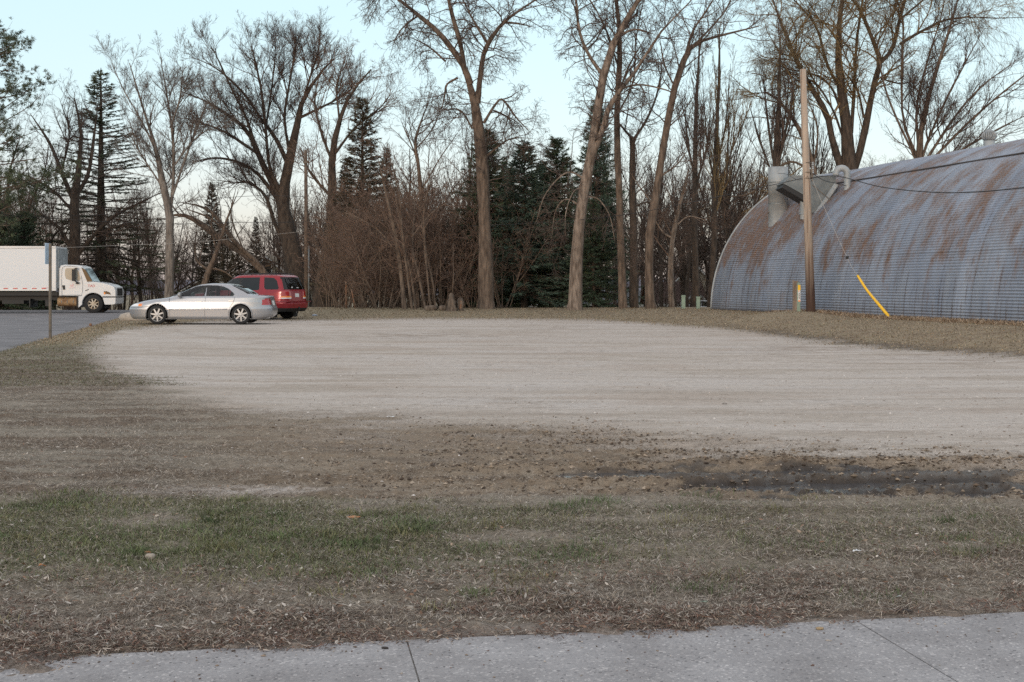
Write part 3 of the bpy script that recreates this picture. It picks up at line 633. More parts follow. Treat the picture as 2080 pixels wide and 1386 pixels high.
guided_tree("bare_tree", 59, [
 [(1267, 627, 22), (1264, 600, 17), (1258, 480, 15), (1256, 380, 14), (1250, 250, 13), (1253, 170, 12), (1256, 80, 9), (1245, -20, 7)],
 [(1250, 240, 6), (1285, 170, 5), (1290, 90, 4), (1300, 30, 3)],
 [(1254, 130, 6), (1230, 60, 5), (1190, -10, 3)],
 [(1256, 200, 6), (1275, 140, 5), (1320, 60, 3)]],
 'elm', "slim straight bare tree, left one of three trunks right of the leaning tree", 13, t0=.45, dens=1.9, group="trunks right of the spruces")
guided_tree("bare_tree", 60, [
 [(1288, 627, 22), (1288, 600, 18), (1288, 480, 16), (1286, 380, 14), (1287, 300, 13), (1284, 278, 12)],
 [(1286, 285, 9), (1310, 250, 7), (1330, 205, 6), (1340, 165, 4), (1350, 90, 3)],
 [(1284, 282, 8), (1270, 265, 6), (1250, 240, 4), (1230, 200, 3)],
 [(1288, 420, 6), (1310, 412, 4), (1330, 415, 3)]],
 'elm', "dark bare tree, middle one of three trunks right of the leaning tree", 14, bark='bark_dark', t0=.5, dens=1.9, group="trunks right of the spruces")
guided_tree("bare_tree", 58, [
 [(1326, 627, 28), (1320, 600, 19), (1320, 500, 17), (1328, 430, 17), (1340, 350, 16), (1352, 270, 15), (1368, 190, 13), (1390, 120, 12), (1410, 90, 10), (1460, 72, 7), (1540, 52, 4)],
 [(1392, 118, 8), (1405, 70, 6), (1430, 30, 5), (1460, -20, 3)],
 [(1340, 360, 6), (1375, 335, 4), (1400, 300, 3)],
 [(1410, 92, 7), (1450, 50, 5), (1480, 10, 4)],
 [(1372, 180, 5), (1350, 130, 4), (1340, 70, 3)],
 [(1330, 420, 4), (1300, 380, 3), (1280, 350, 2)]],
 'elm', "bare tree curving right at its top, rightmost of three trunks beside the leaning tree", 15, t0=.42, dens=2.0, group="trunks right of the spruces")
guided_tree("bare_tree", 68, [
 [(1415, 627, 18), (1413, 560, 14), (1410, 450, 13), (1412, 350, 11), (1414, 250, 9), (1418, 160, 7), (1420, 90, 4)],
 [(1412, 360, 6), (1395, 280, 5), (1390, 180, 3)], [(1412, 380, 6), (1435, 300, 5), (1445, 200, 3)]],
 'upright', "dark upright tree nearest the left end of the metal building, behind the pale green boxes", 16, bark='bark_dark', t0=.35, dens=1.0)
guided_tree("bare_tree", 70, [
 [(1442, 627, 17), (1448, 540, 13), (1452, 450, 12), (1455, 330, 10), (1458, 230, 8), (1461, 130, 6), (1462, 60, 3)],
 [(1455, 340, 5), (1475, 250, 4), (1485, 130, 3)], [(1453, 380, 5), (1435, 290, 4), (1425, 160, 3)],
 [(1452, 400, 6), (1490, 300, 4), (1530, 200, 3)]],
 'upright', "slender tree with golden upper twigs beside the left end of the metal building", 17, bark='bark_dark', twig='twig_gold', t0=.3, dens=1.15)
guided_tree("bare_tree", 72, [
 [(1572, 600, 26), (1573, 500, 24), (1575, 400, 22), (1576, 330, 16), (1580, 240, 10), (1582, 140, 7), (1583, 70, 4)],
 [(1575, 350, 8), (1560, 250, 6), (1548, 130, 4)], [(1577, 350, 8), (1600, 250, 6), (1618, 150, 4)], [(1575, 370, 6), (1545, 290, 5), (1520, 210, 3)],
 [(1576, 360, 6), (1590, 260, 5), (1605, 120, 3)]],
 'upright', "sheaf of upright branches rising behind the tall metal chimney on the roof", 18, bark='bark_dark', t0=.35, dens=1.2, twig='twig')
guided_tree("willow_tree", 74, [
 [(1722, 600, 60), (1722, 480, 48), (1722, 380, 40), (1722, 330, 30), (1718, 260, 24), (1706, 180, 18), (1700, 100, 13), (1705, 20, 9), (1712, -40, 6)],
 [(1712, 350, 22), (1692, 290, 19), (1680, 235, 17), (1655, 190, 15), (1620, 130, 11), (1600, 80, 8), (1570, 10, 5)],
 [(1732, 350, 24), (1752, 290, 20), (1768, 210, 18), (1782, 150, 15), (1788, 120, 13), (1765, 60, 10), (1745, 20, 8), (1720, -10, 5)],
 [(1785, 130, 13), (1812, 100, 11), (1828, 40, 10), (1845, -20, 7)],
 [(1706, 180, 8), (1680, 130, 8), (1660, 60, 6), (1630, 20, 5), (1600, -10, 3)],
 [(1718, 260, 8), (1690, 180, 7), (1650, 150, 5), (1600, 140, 4), (1540, 115, 3)],
 [(1730, 270, 10), (1735, 200, 9), (1740, 100, 8), (1750, 20, 6), (1755, -30, 4)],
 [(1828, 90, 9), (1870, 65, 7), (1910, 45, 6), (1960, 35, 4)],
 [(1755, 240, 7), (1740, 180, 6), (1710, 140, 4)],
 [(1712, 280, 7), (1690, 220, 6), (1650, 165, 5), (1590, 170, 3)],
 [(1790, 160, 5), (1830, 170, 4), (1870, 160, 3)],
 [(1828, 40, 7), (1870, 5, 5), (1900, -20, 4)]],
 'willow', "huge spreading willow with dark twisting limbs behind the metal building", 19, bark='bark_dark', twig='twig_gold', t0=.5, dens=2.6, crown_from=slice(0, 12))
guided_tree("bare_tree", 73, [
 [(1862, 600, 20), (1864, 400, 16), (1868, 320, 14), (1875, 240, 10), (1905, 120, 7), (1940, 10, 4)],
 [(1868, 330, 8), (1835, 240, 7), (1835, 120, 6), (1835, 20, 4)],
 [(1870, 330, 8), (1900, 250, 7), (1945, 160, 5), (2000, 60, 3)],
 [(1872, 340, 8), (1930, 250, 7), (1990, 180, 5), (2075, 115, 3)],
 [(1875, 345, 8), (1945, 270, 7), (2010, 210, 5), (2085, 150, 4), (2160, 100, 2)],
 [(1880, 350, 7), (1960, 300, 6), (2030, 260, 5), (2110, 220, 3)],
 [(1868, 320, 8), (1862, 220, 7), (1885, 120, 5), (1915, 20, 3)],
 [(1866, 340, 7), (1850, 300, 6), (1800, 180, 5), (1780, 60, 3)],
 [(1878, 350, 6), (1960, 310, 6), (2060, 300, 4), (2140, 285, 3)]],
 'fan', "bare tree with long straight branches fanning right over the ridge of the metal roof", 20, bark='bark', twig='twig', t0=.45, dens=1.7)
guided_tree("bare_tree", 73, [
 [(1655, 600, 14), (1655, 420, 12), (1650, 330, 10), (1610, 240, 8), (1560, 190, 6), (1510, 195, 4)],
 [(1652, 350, 8), (1600, 330, 7), (1530, 390, 5), (1470, 402, 4)],
 [(1652, 340, 6), (1660, 260, 5), (1630, 180, 3)]],
 'willow', "low golden limb reaching left between the pole and the metal chimney", 21, bark='bark', twig='twig_gold', t0=.4, dens=1.0)
# left side
guided_tree("bare_tree", 84, [
 [(607, 610, 56), (602, 560, 46), (592, 500, 36), (580, 450, 30), (575, 400, 26), (590, 320, 18), (608, 240, 13), (618, 200, 10), (650, 150, 7), (680, 120, 4)],
 [(576, 440, 22), (560, 390, 19), (530, 330, 16), (500, 265, 12), (450, 225, 9), (405, 200, 6), (365, 185, 3)],
 [(585, 335, 14), (560, 280, 11), (530, 240, 9), (495, 190, 7), (440, 140, 5), (385, 115, 3)],
 [(575, 400, 14), (548, 340, 9), (540, 260, 8), (530, 180, 6), (515, 110, 4), (505, 75, 2)],
 [(520, 300, 10), (500, 240, 8), (470, 180, 6), (440, 115, 4), (425, 90, 2)],
 [(590, 320, 9), (578, 240, 8), (588, 170, 6), (598, 110, 4), (600, 75, 2)],
 [(560, 400, 12), (520, 350, 9), (470, 325, 7), (425, 322, 4), (395, 330, 2)],
 [(520, 310, 9), (460, 270, 7), (410, 250, 5), (375, 240, 3)],
 [(615, 205, 7), (632, 150, 6), (645, 110, 4), (650, 85, 2)],
 [(595, 520, 14), (560, 460, 11), (540, 400, 9), (505, 372, 6), (470, 372, 4), (440, 350, 3)],
 [(608, 240, 8), (660, 215, 6), (705, 190, 4), (728, 160, 2)],
 [(540, 260, 6), (552, 180, 5), (560, 110, 3), (558, 75, 2)]],
 'fan', "great spreading bare tree with a dense twiggy dome above the red car", 22, bark='bark_dark', twig='twig', t0=.5, dens=2.9)
guided_tree("bare_tree", 82, [
 [(650, 612, 34), (655, 560, 26), (668, 480, 20), (675, 400, 17), (675, 320, 14), (690, 250, 10), (715, 190, 7), (755, 140, 4)],
 [(655, 550, 16), (690, 480, 12), (720, 420, 9), (740, 360, 5)],
 [(675, 330, 8), (650, 260, 7), (640, 200, 5), (655, 130, 3)],
 [(675, 320, 7), (720, 260, 6), (770, 220, 4), (800, 180, 2)],
 [(672, 400, 8), (630, 350, 6), (610, 300, 4)],
 [(690, 250, 6), (685, 180, 5), (700, 120, 3)]],
 'elm', "bare tree with twin dark trunks just right of the thin utility pole", 23, bark='bark_dark', twig='twig_red', t0=.4, dens=2.4)
guided_tree("fallen_leaning_tree", 80, [
 [(590, 625, 26), (565, 600, 20), (540, 560, 16), (500, 520, 14), (440, 480, 13), (400, 450, 12), (370, 438, 10), (340, 440, 5)],
 [(560, 590, 13), (530, 540, 12), (480, 495, 11), (455, 460, 10), (430, 430, 9), (400, 416, 8), (365, 410, 5)],
 [(460, 470, 6), (420, 440, 5), (370, 422, 4)], [(500, 520, 4), (470, 440, 4), (480, 380, 3)], [(440, 480, 4), (420, 430, 3), (430, 360, 2)]],
 'elm', "two thick limbs arching low to the left behind both parked cars", 24, bark='bark', twig='twig', t0=.55, dens=.5)
guided_tree("bare_tree", 76, [
 [(345, 620, 22), (345, 560, 19), (344, 480, 17), (342, 430, 17), (328, 370, 13), (315, 300, 9), (290, 220, 6), (262, 130, 3)],
 [(344, 440, 12), (352, 370, 9), (350, 290, 8), (342, 230, 6), (330, 150, 4), (320, 90, 2)],
 [(350, 400, 7), (375, 330, 6), (400, 260, 5), (425, 200, 3)],
 [(318, 310, 6), (285, 240, 4), (250, 180, 3), (225, 120, 2)],
 [(345, 260, 5), (365, 200, 4), (372, 120, 2)],
 [(352, 340, 5), (390, 290, 4), (440, 250, 3)],
 [(330, 380, 5), (290, 320, 4), (250, 250, 3)]],
 'fan', "pale barked slender tree with sweeping fine branches behind the silver car's bonnet", 25, bark='bark_grey', twig='twig_grey', t0=.45, dens=2.6)
guided_tree("bare_tree", 90, [
 [(152, 620, 28), (152, 540, 24), (152, 470, 22), (152, 410, 20), (160, 340, 12), (165, 270, 9), (150, 200, 4)],
 [(150, 410, 13), (125, 350, 11), (100, 290, 8), (60, 230, 5)],
 [(155, 400, 12), (180, 350, 10), (190, 280, 8), (200, 200, 4)],
 [(148, 430, 8), (110, 390, 7), (60, 360, 5), (20, 350, 3)],
 [(150, 520, 12), (125, 470, 8), (90, 440, 6), (60, 420, 4)],
 [(156, 520, 13), (190, 480, 11), (230, 440, 9), (290, 410, 6), (330, 390, 4)],
 [(125, 350, 6), (140, 270, 5), (120, 200, 3)],
 [(190, 480, 7), (240, 460, 6), (300, 450, 4)]],
 'elm', "thick dark bare tree standing right behind the white truck's cab", 26, bark='bark_dark', twig='twig', t0=.55, dens=2.4)
guided_tree("bare_tree", 92, [
 [(100, 640, 22), (75, 560, 18), (45, 490, 16), (15, 430, 15), (-20, 380, 12), (-50, 320, 8)],
 [(45, 490, 8), (60, 420, 6), (90, 350, 4), (100, 280, 3)],
 [(15, 430, 8), (20, 350, 6), (45, 270, 4)], [(75, 560, 7), (110, 480, 5), (160, 430, 3)]],
 'elm', "dark trunk leaning steeply left above the truck's white box", 27, bark='bark_dark', twig='twig', t0=.4, dens=1.1)
guided_tree("bare_tree", 78, [
 [(408, 620, 14), (418, 570, 12), (430, 540, 11), (445, 500, 8), (460, 450, 6), (480, 400, 3)],
 [(425, 550, 7), (400, 530, 6), (395, 500, 4), (380, 470, 3)], [(430, 545, 6), (455, 552, 5), (480, 570, 3)], [(440, 510, 5), (430, 460, 4), (440, 410, 3)]],
 'elm', "small crooked tree rising behind the roof of the silver car", 28, bark='bark', twig='twig', t0=.4, dens=.9)
guided_tree("bare_tree", 62, [
 [(1365, 625, 14), (1362, 560, 12), (1368, 480, 10), (1385, 400, 7), (1400, 340, 4)],
 [(1368, 485, 7), (1345, 470, 5), (1320, 430, 3)], [(1372, 460, 5), (1400, 440, 4), (1440, 450, 2)]],
 'elm', "small crooked tree with mossy knuckled fork right of the three trunks", 29, bark='bark_pale', twig='twig_red', t0=.35, dens=1.3)
# multi-stem thicket tree in the middle of the brush
guided_tree("thicket_tree", 59, [
 [(822, 633, 11), (815, 560, 9), (800, 470, 8), (785, 400, 5), (770, 330, 3)],
 [(838, 633, 9), (828, 560, 8), (818, 480, 7), (812, 400, 5), (790, 310, 3)],
 [(845, 633, 8), (835, 560, 7), (822, 500, 6), (800, 380, 4)],
 [(865, 633, 8), (850, 560, 8), (838, 500, 6), (842, 420, 5), (838, 330, 3)],
 [(875, 633, 7), (868, 560, 6), (862, 480, 5), (865, 400, 3), (900, 320, 2)],
 [(885, 630, 5), (880, 580, 5), (868, 520, 4), (855, 440, 3)],
 [(810, 520, 4), (770, 470, 4), (720, 440, 3), (680, 430, 2)],
 [(838, 480, 4), (880, 430, 3), (930, 400, 2)]],
 'brush', "cluster of thin pale stems rising from one clump in the middle of the brush", 30, bark='bark', twig='twig_red', t0=.3, dens=.8, sides=7)
guided_tree("bare_tree", 64, [
 [(860, 628, 10), (862, 540, 9), (858, 440, 8), (852, 340, 7), (845, 290, 6), (860, 240, 4), (880, 190, 2)],
 [(850, 330, 4), (830, 280, 4), (812, 240, 2)], [(848, 300, 4), (880, 260, 3), (900, 210, 2)], [(855, 390, 4), (895, 320, 3), (930, 270, 2)]],
 'elm', "small round crowned bare tree showing above the brush left of the forked tree", 31, bark='bark', twig='twig', t0=.4, dens=1.5)

# --- conifers
sp1 = spruce_meshes(51, 9.0, 2.5, 'needles', z0=.05); sp2 = spruce_meshes(52, 9.0, 2.5, 'needles_blue', z0=.08)
def conifer(ms, name, px, Y, top_py, label, rz, base_h=9.0, sx=1.0, group=None):
    X = X_at(px, Y); zb = float(ground_z(np.array([X]), np.array([float(Y)]))[0]); top = H - (top_py - HZ) / F * Y
    s = (top - zb) / base_h; r = place(ms, name, X, Y, s, rz, label, "tree", group); r.scale = (s * sx, s * sx, s); return r
rng = np.random.default_rng(99)
G1 = "spruces behind the leaning tree"
conifer(sp1, "spruce_tree", 990, 67, 262, "dark green spruce half hidden behind the thick forked trunk", .3, sx=1.25, group=G1)
conifer(sp2, "spruce_tree", 1065, 65, 285, "dark green spruce just right of the thick forked trunk", 1.9, sx=1.3, group=G1)
conifer(sp1, "spruce_tree", 1131, 68, 280, "bluish green spruce standing left of the leaning pale trunk", 4.0, sx=1.25, group=G1)
conifer(sp2, "spruce_tree", 1212, 66, 205, "tallest dark spruce, directly behind the leaning pale trunk", 2.7, sx=.8, group=G1)
conifer(sp1, "spruce_tree", 1206, 64, 405, "short broad spruce with low skirts right of the leaning pale trunk", 5.2, sx=1.15, group=G1)
conifer(sp2, "spruce_tree", 1030, 70, 330, "shaded spruce behind and between the two leftmost ones", 3.2, sx=1.1, group=G1)
conifer(sp1, "spruce_tree", 1100, 71, 330, "shaded spruce deep in the middle of the row", 0.9, sx=1.2, group=G1)
sp3 = spruce_meshes(53, 14.0, 2.6, 'needles_brown', sparse=.8, z0=.12)
conifer(sp3, "spruce_tree", 736, 80, 196, "brownish green spruce rising out of the brush left of centre", 1.0, 14.0, 1.25)
conifer(sp3, "spruce_tree", 785, 84, 300, "thin spruce top just right of the brownish one", 3.0, 14.0, 1.0)
conifer(sp3, "spruce_tree", 700, 86, 330, "lower spruce hidden in twigs left of the brownish one", 4.4, 14.0, 1.0)
sp4 = spruce_meshes(54, 18.0, 4.3, 'needles_pine', sparse=.5, droop=.35, z0=.12, power=.85, sp=.42)
conifer(sp4, "spruce_tree", 205, 95, 138, "tall thin pointed spruce with bare lower branches above the truck", .5, 18.0, 1.6)
conifer(sp3, "spruce_tree", 430, 104, 370, "small ragged spruce seen through branches between pale tree and dome tree", 2.2, 14.0, .9)
conifer(sp3, "spruce_tree", 462, 98, 445, "low dark conifer beside the cream house gable", 5.0, 14.0, .8)
conifer(sp3, "spruce_tree", 520, 110, 440, "small ragged spruce behind the arching limbs", 1.2, 14.0, .8)
# pine entering at the left edge
def pine():
    rng = np.random.default_rng(61); Y = 80.0; x0 = X_at(-45, Y); zb = float(ground_z(np.array([x0]), np.array([Y]))[0])
    root = empty("pine_tree", (x0, Y, zb), "large green pine whose branches reach in from the left edge", "tree")
    m = 10; t = np.linspace(0, 1, m); htop = H + (HZ - 30) / F * Y
    tr = np.stack([np.full(m, x0) + rng.normal(size=m) * .05, np.full(m, Y), zb - .3 + (htop - zb + .3) * t], 1)[None]
    P = []; R = []; z = 5.0
    while z < htop - .2:
        for k in range(6):
            az = rng.uniform(0, 6.28); s = (z - 5) / (htop - 5); L = (6.6 - 3.9 * s) * rng.uniform(.7, 1.1) if s < .85 else 1.0
            e = math.radians(rng.uniform(0, 22)); dv = np.array([math.cos(az) * math.cos(e), math.sin(az) * math.cos(e), math.sin(e)]); p = np.array([x0, Y, z]); pts = [p]
            for j in range(1, 8): dv = unit(dv + np.array([0, 0, .03]) + rng.normal(size=3) * .07); p = p + dv * L / 7; pts.append(p)
            P.append(pts); R.append(np.linspace(.05, .012, 8))
        z += .62
    P = np.array(P); R = np.array(R); c, cr = grow(rng, P, R, per_m=4.2, ang=50, length=1.05, m=5, up=.06, wob=.12, t0=.35, lscale=False, lfall=.4)
    c2, cr2 = grow(rng, c, cr, per_m=5, ang=45, length=.34, m=3, up=.15, wob=.1, t0=.2, lscale=False)
    obj("trunk", *join([tubes(tr, (.22 * (1.05 - t))[None], 9), tubes(P, R, 5), tubes(c, cr, 4)]), M['bark'], root)
    b = c2[:, 1]; d_ = unit(c2[:, 2] - c2[:, 0]); V, Q = needles(rng, b, d_, np.full(len(b), .22), 16, .014, 'pine')
    obj("crown", V, Q, M['needles_pine'], root, smooth=False)
pine()
# dark evergreen mass above the truck's box
dk = spruce_meshes(55, 6.0, 3.0, 'needles', sparse=1.2, z0=.05, power=.5)
for i, (px, tp, lb) in enumerate(((-10, 425, "dark evergreen behind the truck's white box at the left edge"), (48, 440, "dark rounded evergreen just above the truck's white box"))):
    conifer(dk, "evergreen_shrub", px, 86 + i * 3, tp, lb, i * 2.1, 6.0, .85)
dk2 = spruce_meshes(56, 5.0, 1.6, 'needles_brown', sparse=.8, z0=.02, power=.6)
conifer(dk2, "evergreen_shrub", 478, 100, 520, "small dark evergreen at the left corner of the cream house", .7, 5.0, 1.0)

# --- brush thicket
br = [clump_meshes(71 + i, h, n, 'bark', 'twig_red', sp_, d_, .035) for i, (h, n, sp_, d_) in enumerate(((5.2, 10, .55, 1.0), (6.4, 9, .45, .9), (4.2, 12, .75, 1.1)))]
GB = "reddish brown brush in the middle"
rng = np.random.default_rng(99)
spots = [(668, 66, .85), (690, 63, .8), (712, 68, 1.0), (735, 62, .85), (752, 66, 1.05), (775, 61.5, .9), (795, 68, 1.15), (812, 64, 1.0), (832, 67, 1.1), (850, 62.5, .95), (872, 67, 1.1), (893, 63, .9), (912, 66, 1.1), (935, 64, .95), (955, 67, 1.05), (918, 70, 1.2), (862, 71, 1.2), (760, 72, 1.2), (700, 74, 1.1), (1020, 63, .72), (960, 62, .6), (820, 75, 1.3), (1000, 68, .8)]
for i, (px, Y, s) in enumerate(spots):
    place(br[i % 3], "brush_clump", X_at(px, Y), Y, s * (1.42 if 745 < px < 960 else 1.15) * rng.uniform(.88, 1.1), rng.uniform(0, 6.28), "reddish brown leafless bush in the dense thicket between the red car and the spruces", "bush", GB, names=("stems", "crown"))
# dark-stemmed brush further back
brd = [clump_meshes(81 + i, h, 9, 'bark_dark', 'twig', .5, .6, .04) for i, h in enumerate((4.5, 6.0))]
GD = "dark brush in the back of the wood"
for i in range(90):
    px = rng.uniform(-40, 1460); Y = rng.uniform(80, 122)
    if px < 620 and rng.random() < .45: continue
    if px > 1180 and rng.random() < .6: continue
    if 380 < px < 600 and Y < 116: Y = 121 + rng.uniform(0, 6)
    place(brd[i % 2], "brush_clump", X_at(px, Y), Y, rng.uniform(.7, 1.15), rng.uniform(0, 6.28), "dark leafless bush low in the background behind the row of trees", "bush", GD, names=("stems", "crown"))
# background trees
bt = [auto_meshes(90 + i, h, k, r, bk, tw, d_) for i, (h, k, r, bk, tw, d_) in enumerate((
    (13, 'elm', .17, 'bark_dark', 'twig', .8), (15, 'upright', .15, 'bark_dark', 'twig', .75), (11, 'elm', .13, 'bark_dark', 'twig_red', .8), (14, 'fan', .16, 'bark', 'twig_grey', .7), (13, 'willow', .18, 'bark_dark', 'twig_gold', .6)))]
def bgtree(k, px, Y, s, lab, grp):
    place(bt[k], "bare_tree", X_at(px, Y), Y, s, rng.uniform(0, 6.28), lab, "tree", grp)
sets = [
 ("slim bare tree in the background wood on the left, behind the truck and silver car", "background trees behind the vehicles", [(20, 100, .8, 0), (60, 108, .9, 3), (250, 100, .62, 2), (285, 96, .7, 0), (225, 110, .8, 3), (385, 108, .75, 2), (460, 112, .8, 0), (310, 115, .8, 1), (110, 112, .9, 0), (500, 118, .8, 2), (-15, 104, .8, 2), (85, 98, .7, 2), (180, 118, .85, 0), (265, 120, .8, 3), (345, 106, .7, 0), (425, 122, .85, 2), (530, 104, .75, 2), (560, 120, .9, 0), (40, 124, .9, 1), (70, 104, 1.05, 0), (-5, 112, 1.1, 3), (130, 108, 1.0, 2), (245, 112, .95, 0), (290, 104, .85, 2)]),
 ("bare tree poking out above the reddish brush left of centre", "background trees above the brush", [(640, 104, .9, 0), (760, 96, .95, 2), (700, 110, 1.0, 3), (810, 100, .85, 0), (905, 98, .85, 2), (740, 92, .85, 0), (930, 84, .75, 2), (605, 98, .85, 3), (670, 90, .75, 2), (790, 112, 1.0, 0), (850, 90, .7, 0), (880, 108, .9, 3), (960, 104, .9, 2), (720, 120, 1.0, 2), (620, 116, 1.0, 2)]),
 ("bare tree in the sparse background wood between the spruces and the metal building", "background trees left of the metal building", [(1235, 92, .85, 1), (1310, 96, .85, 0), (1345, 84, .8, 1), (1385, 100, 1.0, 3), (1400, 88, .8, 2), (1480, 88, 1.05, 1), (1500, 80, .95, 2), (1515, 96, 1.1, 0), (1375, 78, .55, 2), (1435, 96, .95, 0), (1170, 100, 1.05, 3), (1140, 96, 1.0, 0), (1350, 110, .9, 2), (1215, 108, .9, 2), (1270, 84, .6, 2), (1300, 112, .95, 3), (1330, 98, .8, 2), (1420, 110, 1.0, 2), (1460, 100, 1.0, 0), (1395, 80, .7, 1), (1490, 106, 1.1, 3), (1060, 100, .95, 0), (1010, 104, .95, 2)]),
 ("bare tree seen only above the roof of the metal building", "background trees above the metal roof", [(1545, 86, 1.0, 2), (1640, 92, 1.05, 1), (1680, 100, 1.0, 4), (1790, 96, 1.05, 0), (1830, 88, .95, 4), (1930, 96, 1.0, 0), (1990, 92, .85, 3), (2050, 100, .9, 2), (1760, 104, 1.1, 3), (1610, 84, .75, 2), (1895, 90, .9, 3), (1570, 98, 1.1, 3), (1655, 86, .85, 0), (1705, 92, .95, 2), (1745, 88, .85, 0), (1815, 104, 1.15, 2), (1860, 84, .75, 2), (1960, 88, .85, 1), (2020, 104, 1.0, 4), (2075, 92, .8, 0), (1590, 108, 1.2, 4)]),
]
fr = np.random.default_rng(314)
extra = [(0, -30, 600, 6, (.6, .85)), (1, 600, 980, 12, (.75, 1.1)), (2, 1010, 1530, 14, (.8, 1.15)), (3, 1540, 2110, 12, (.8, 1.1))]
for gi, a_, b_, n_, (s0, s1) in extra:
    for q in range(n_): sets[gi][2].append((a_ + (b_ - a_) * (q + fr.uniform(.1, .9)) / n_, fr.uniform(90, 126), fr.uniform(s0, s1), int(fr.choice([0, 2, 3, 0, 1]))))
for lab, grp, L_ in sets:
    for px, Y, s, k in L_: bgtree(k, px, Y, s, lab, grp)
# far wood seen as one mass
def far_wood():
    rng = np.random.default_rng(7); P, R = auto_limbs(rng, 11, 'elm', .13); V1, Q1 = tubes(P, R, 4); cp, cr = grow(rng, P, R, per_m=1.2, ang=42, length=2.2, m=5, up=.08, wob=.15, lscale=False, rmin=.012)
    c2, cr2 = grow(rng, cp, cr, per_m=2.2, ang=42, length=.55, m=4, up=.05, wob=.2, rmin=.014)
    V, Q = join([(V1, Q1), tubes(cp, cr, 3), tubes(c2, cr2, 3), tubes(*grow(rng, c2, cr2, per_m=3, ang=45, length=.6, m=3, up=.05, wob=.2, rmin=.012), 3)]); Vs = []; Qs = []; n = 0
    for i in range(150):
        px = rng.uniform(-120, 2200); Y = rng.uniform(120, 190); s = rng.uniform(.55, .85); a = rng.uniform(0, 6.28); c_, s_ = math.cos(a), math.sin(a)
        W_ = np.stack([V[:, 0] * c_ - V[:, 1] * s_, V[:, 0] * s_ + V[:, 1] * c_, V[:, 2]], 1) * s + np.array([X_at(px, Y), Y, -1.6]); Vs.append(W_); Qs.append(Q + n); n += len(V)
    tag(obj("distant_wood", np.concatenate(Vs), np.concatenate(Qs), mat("far_twigs", (.125, .10, .10), 1)), "grey bare wood far behind the trees", "wood", kind="stuff")
far_wood()
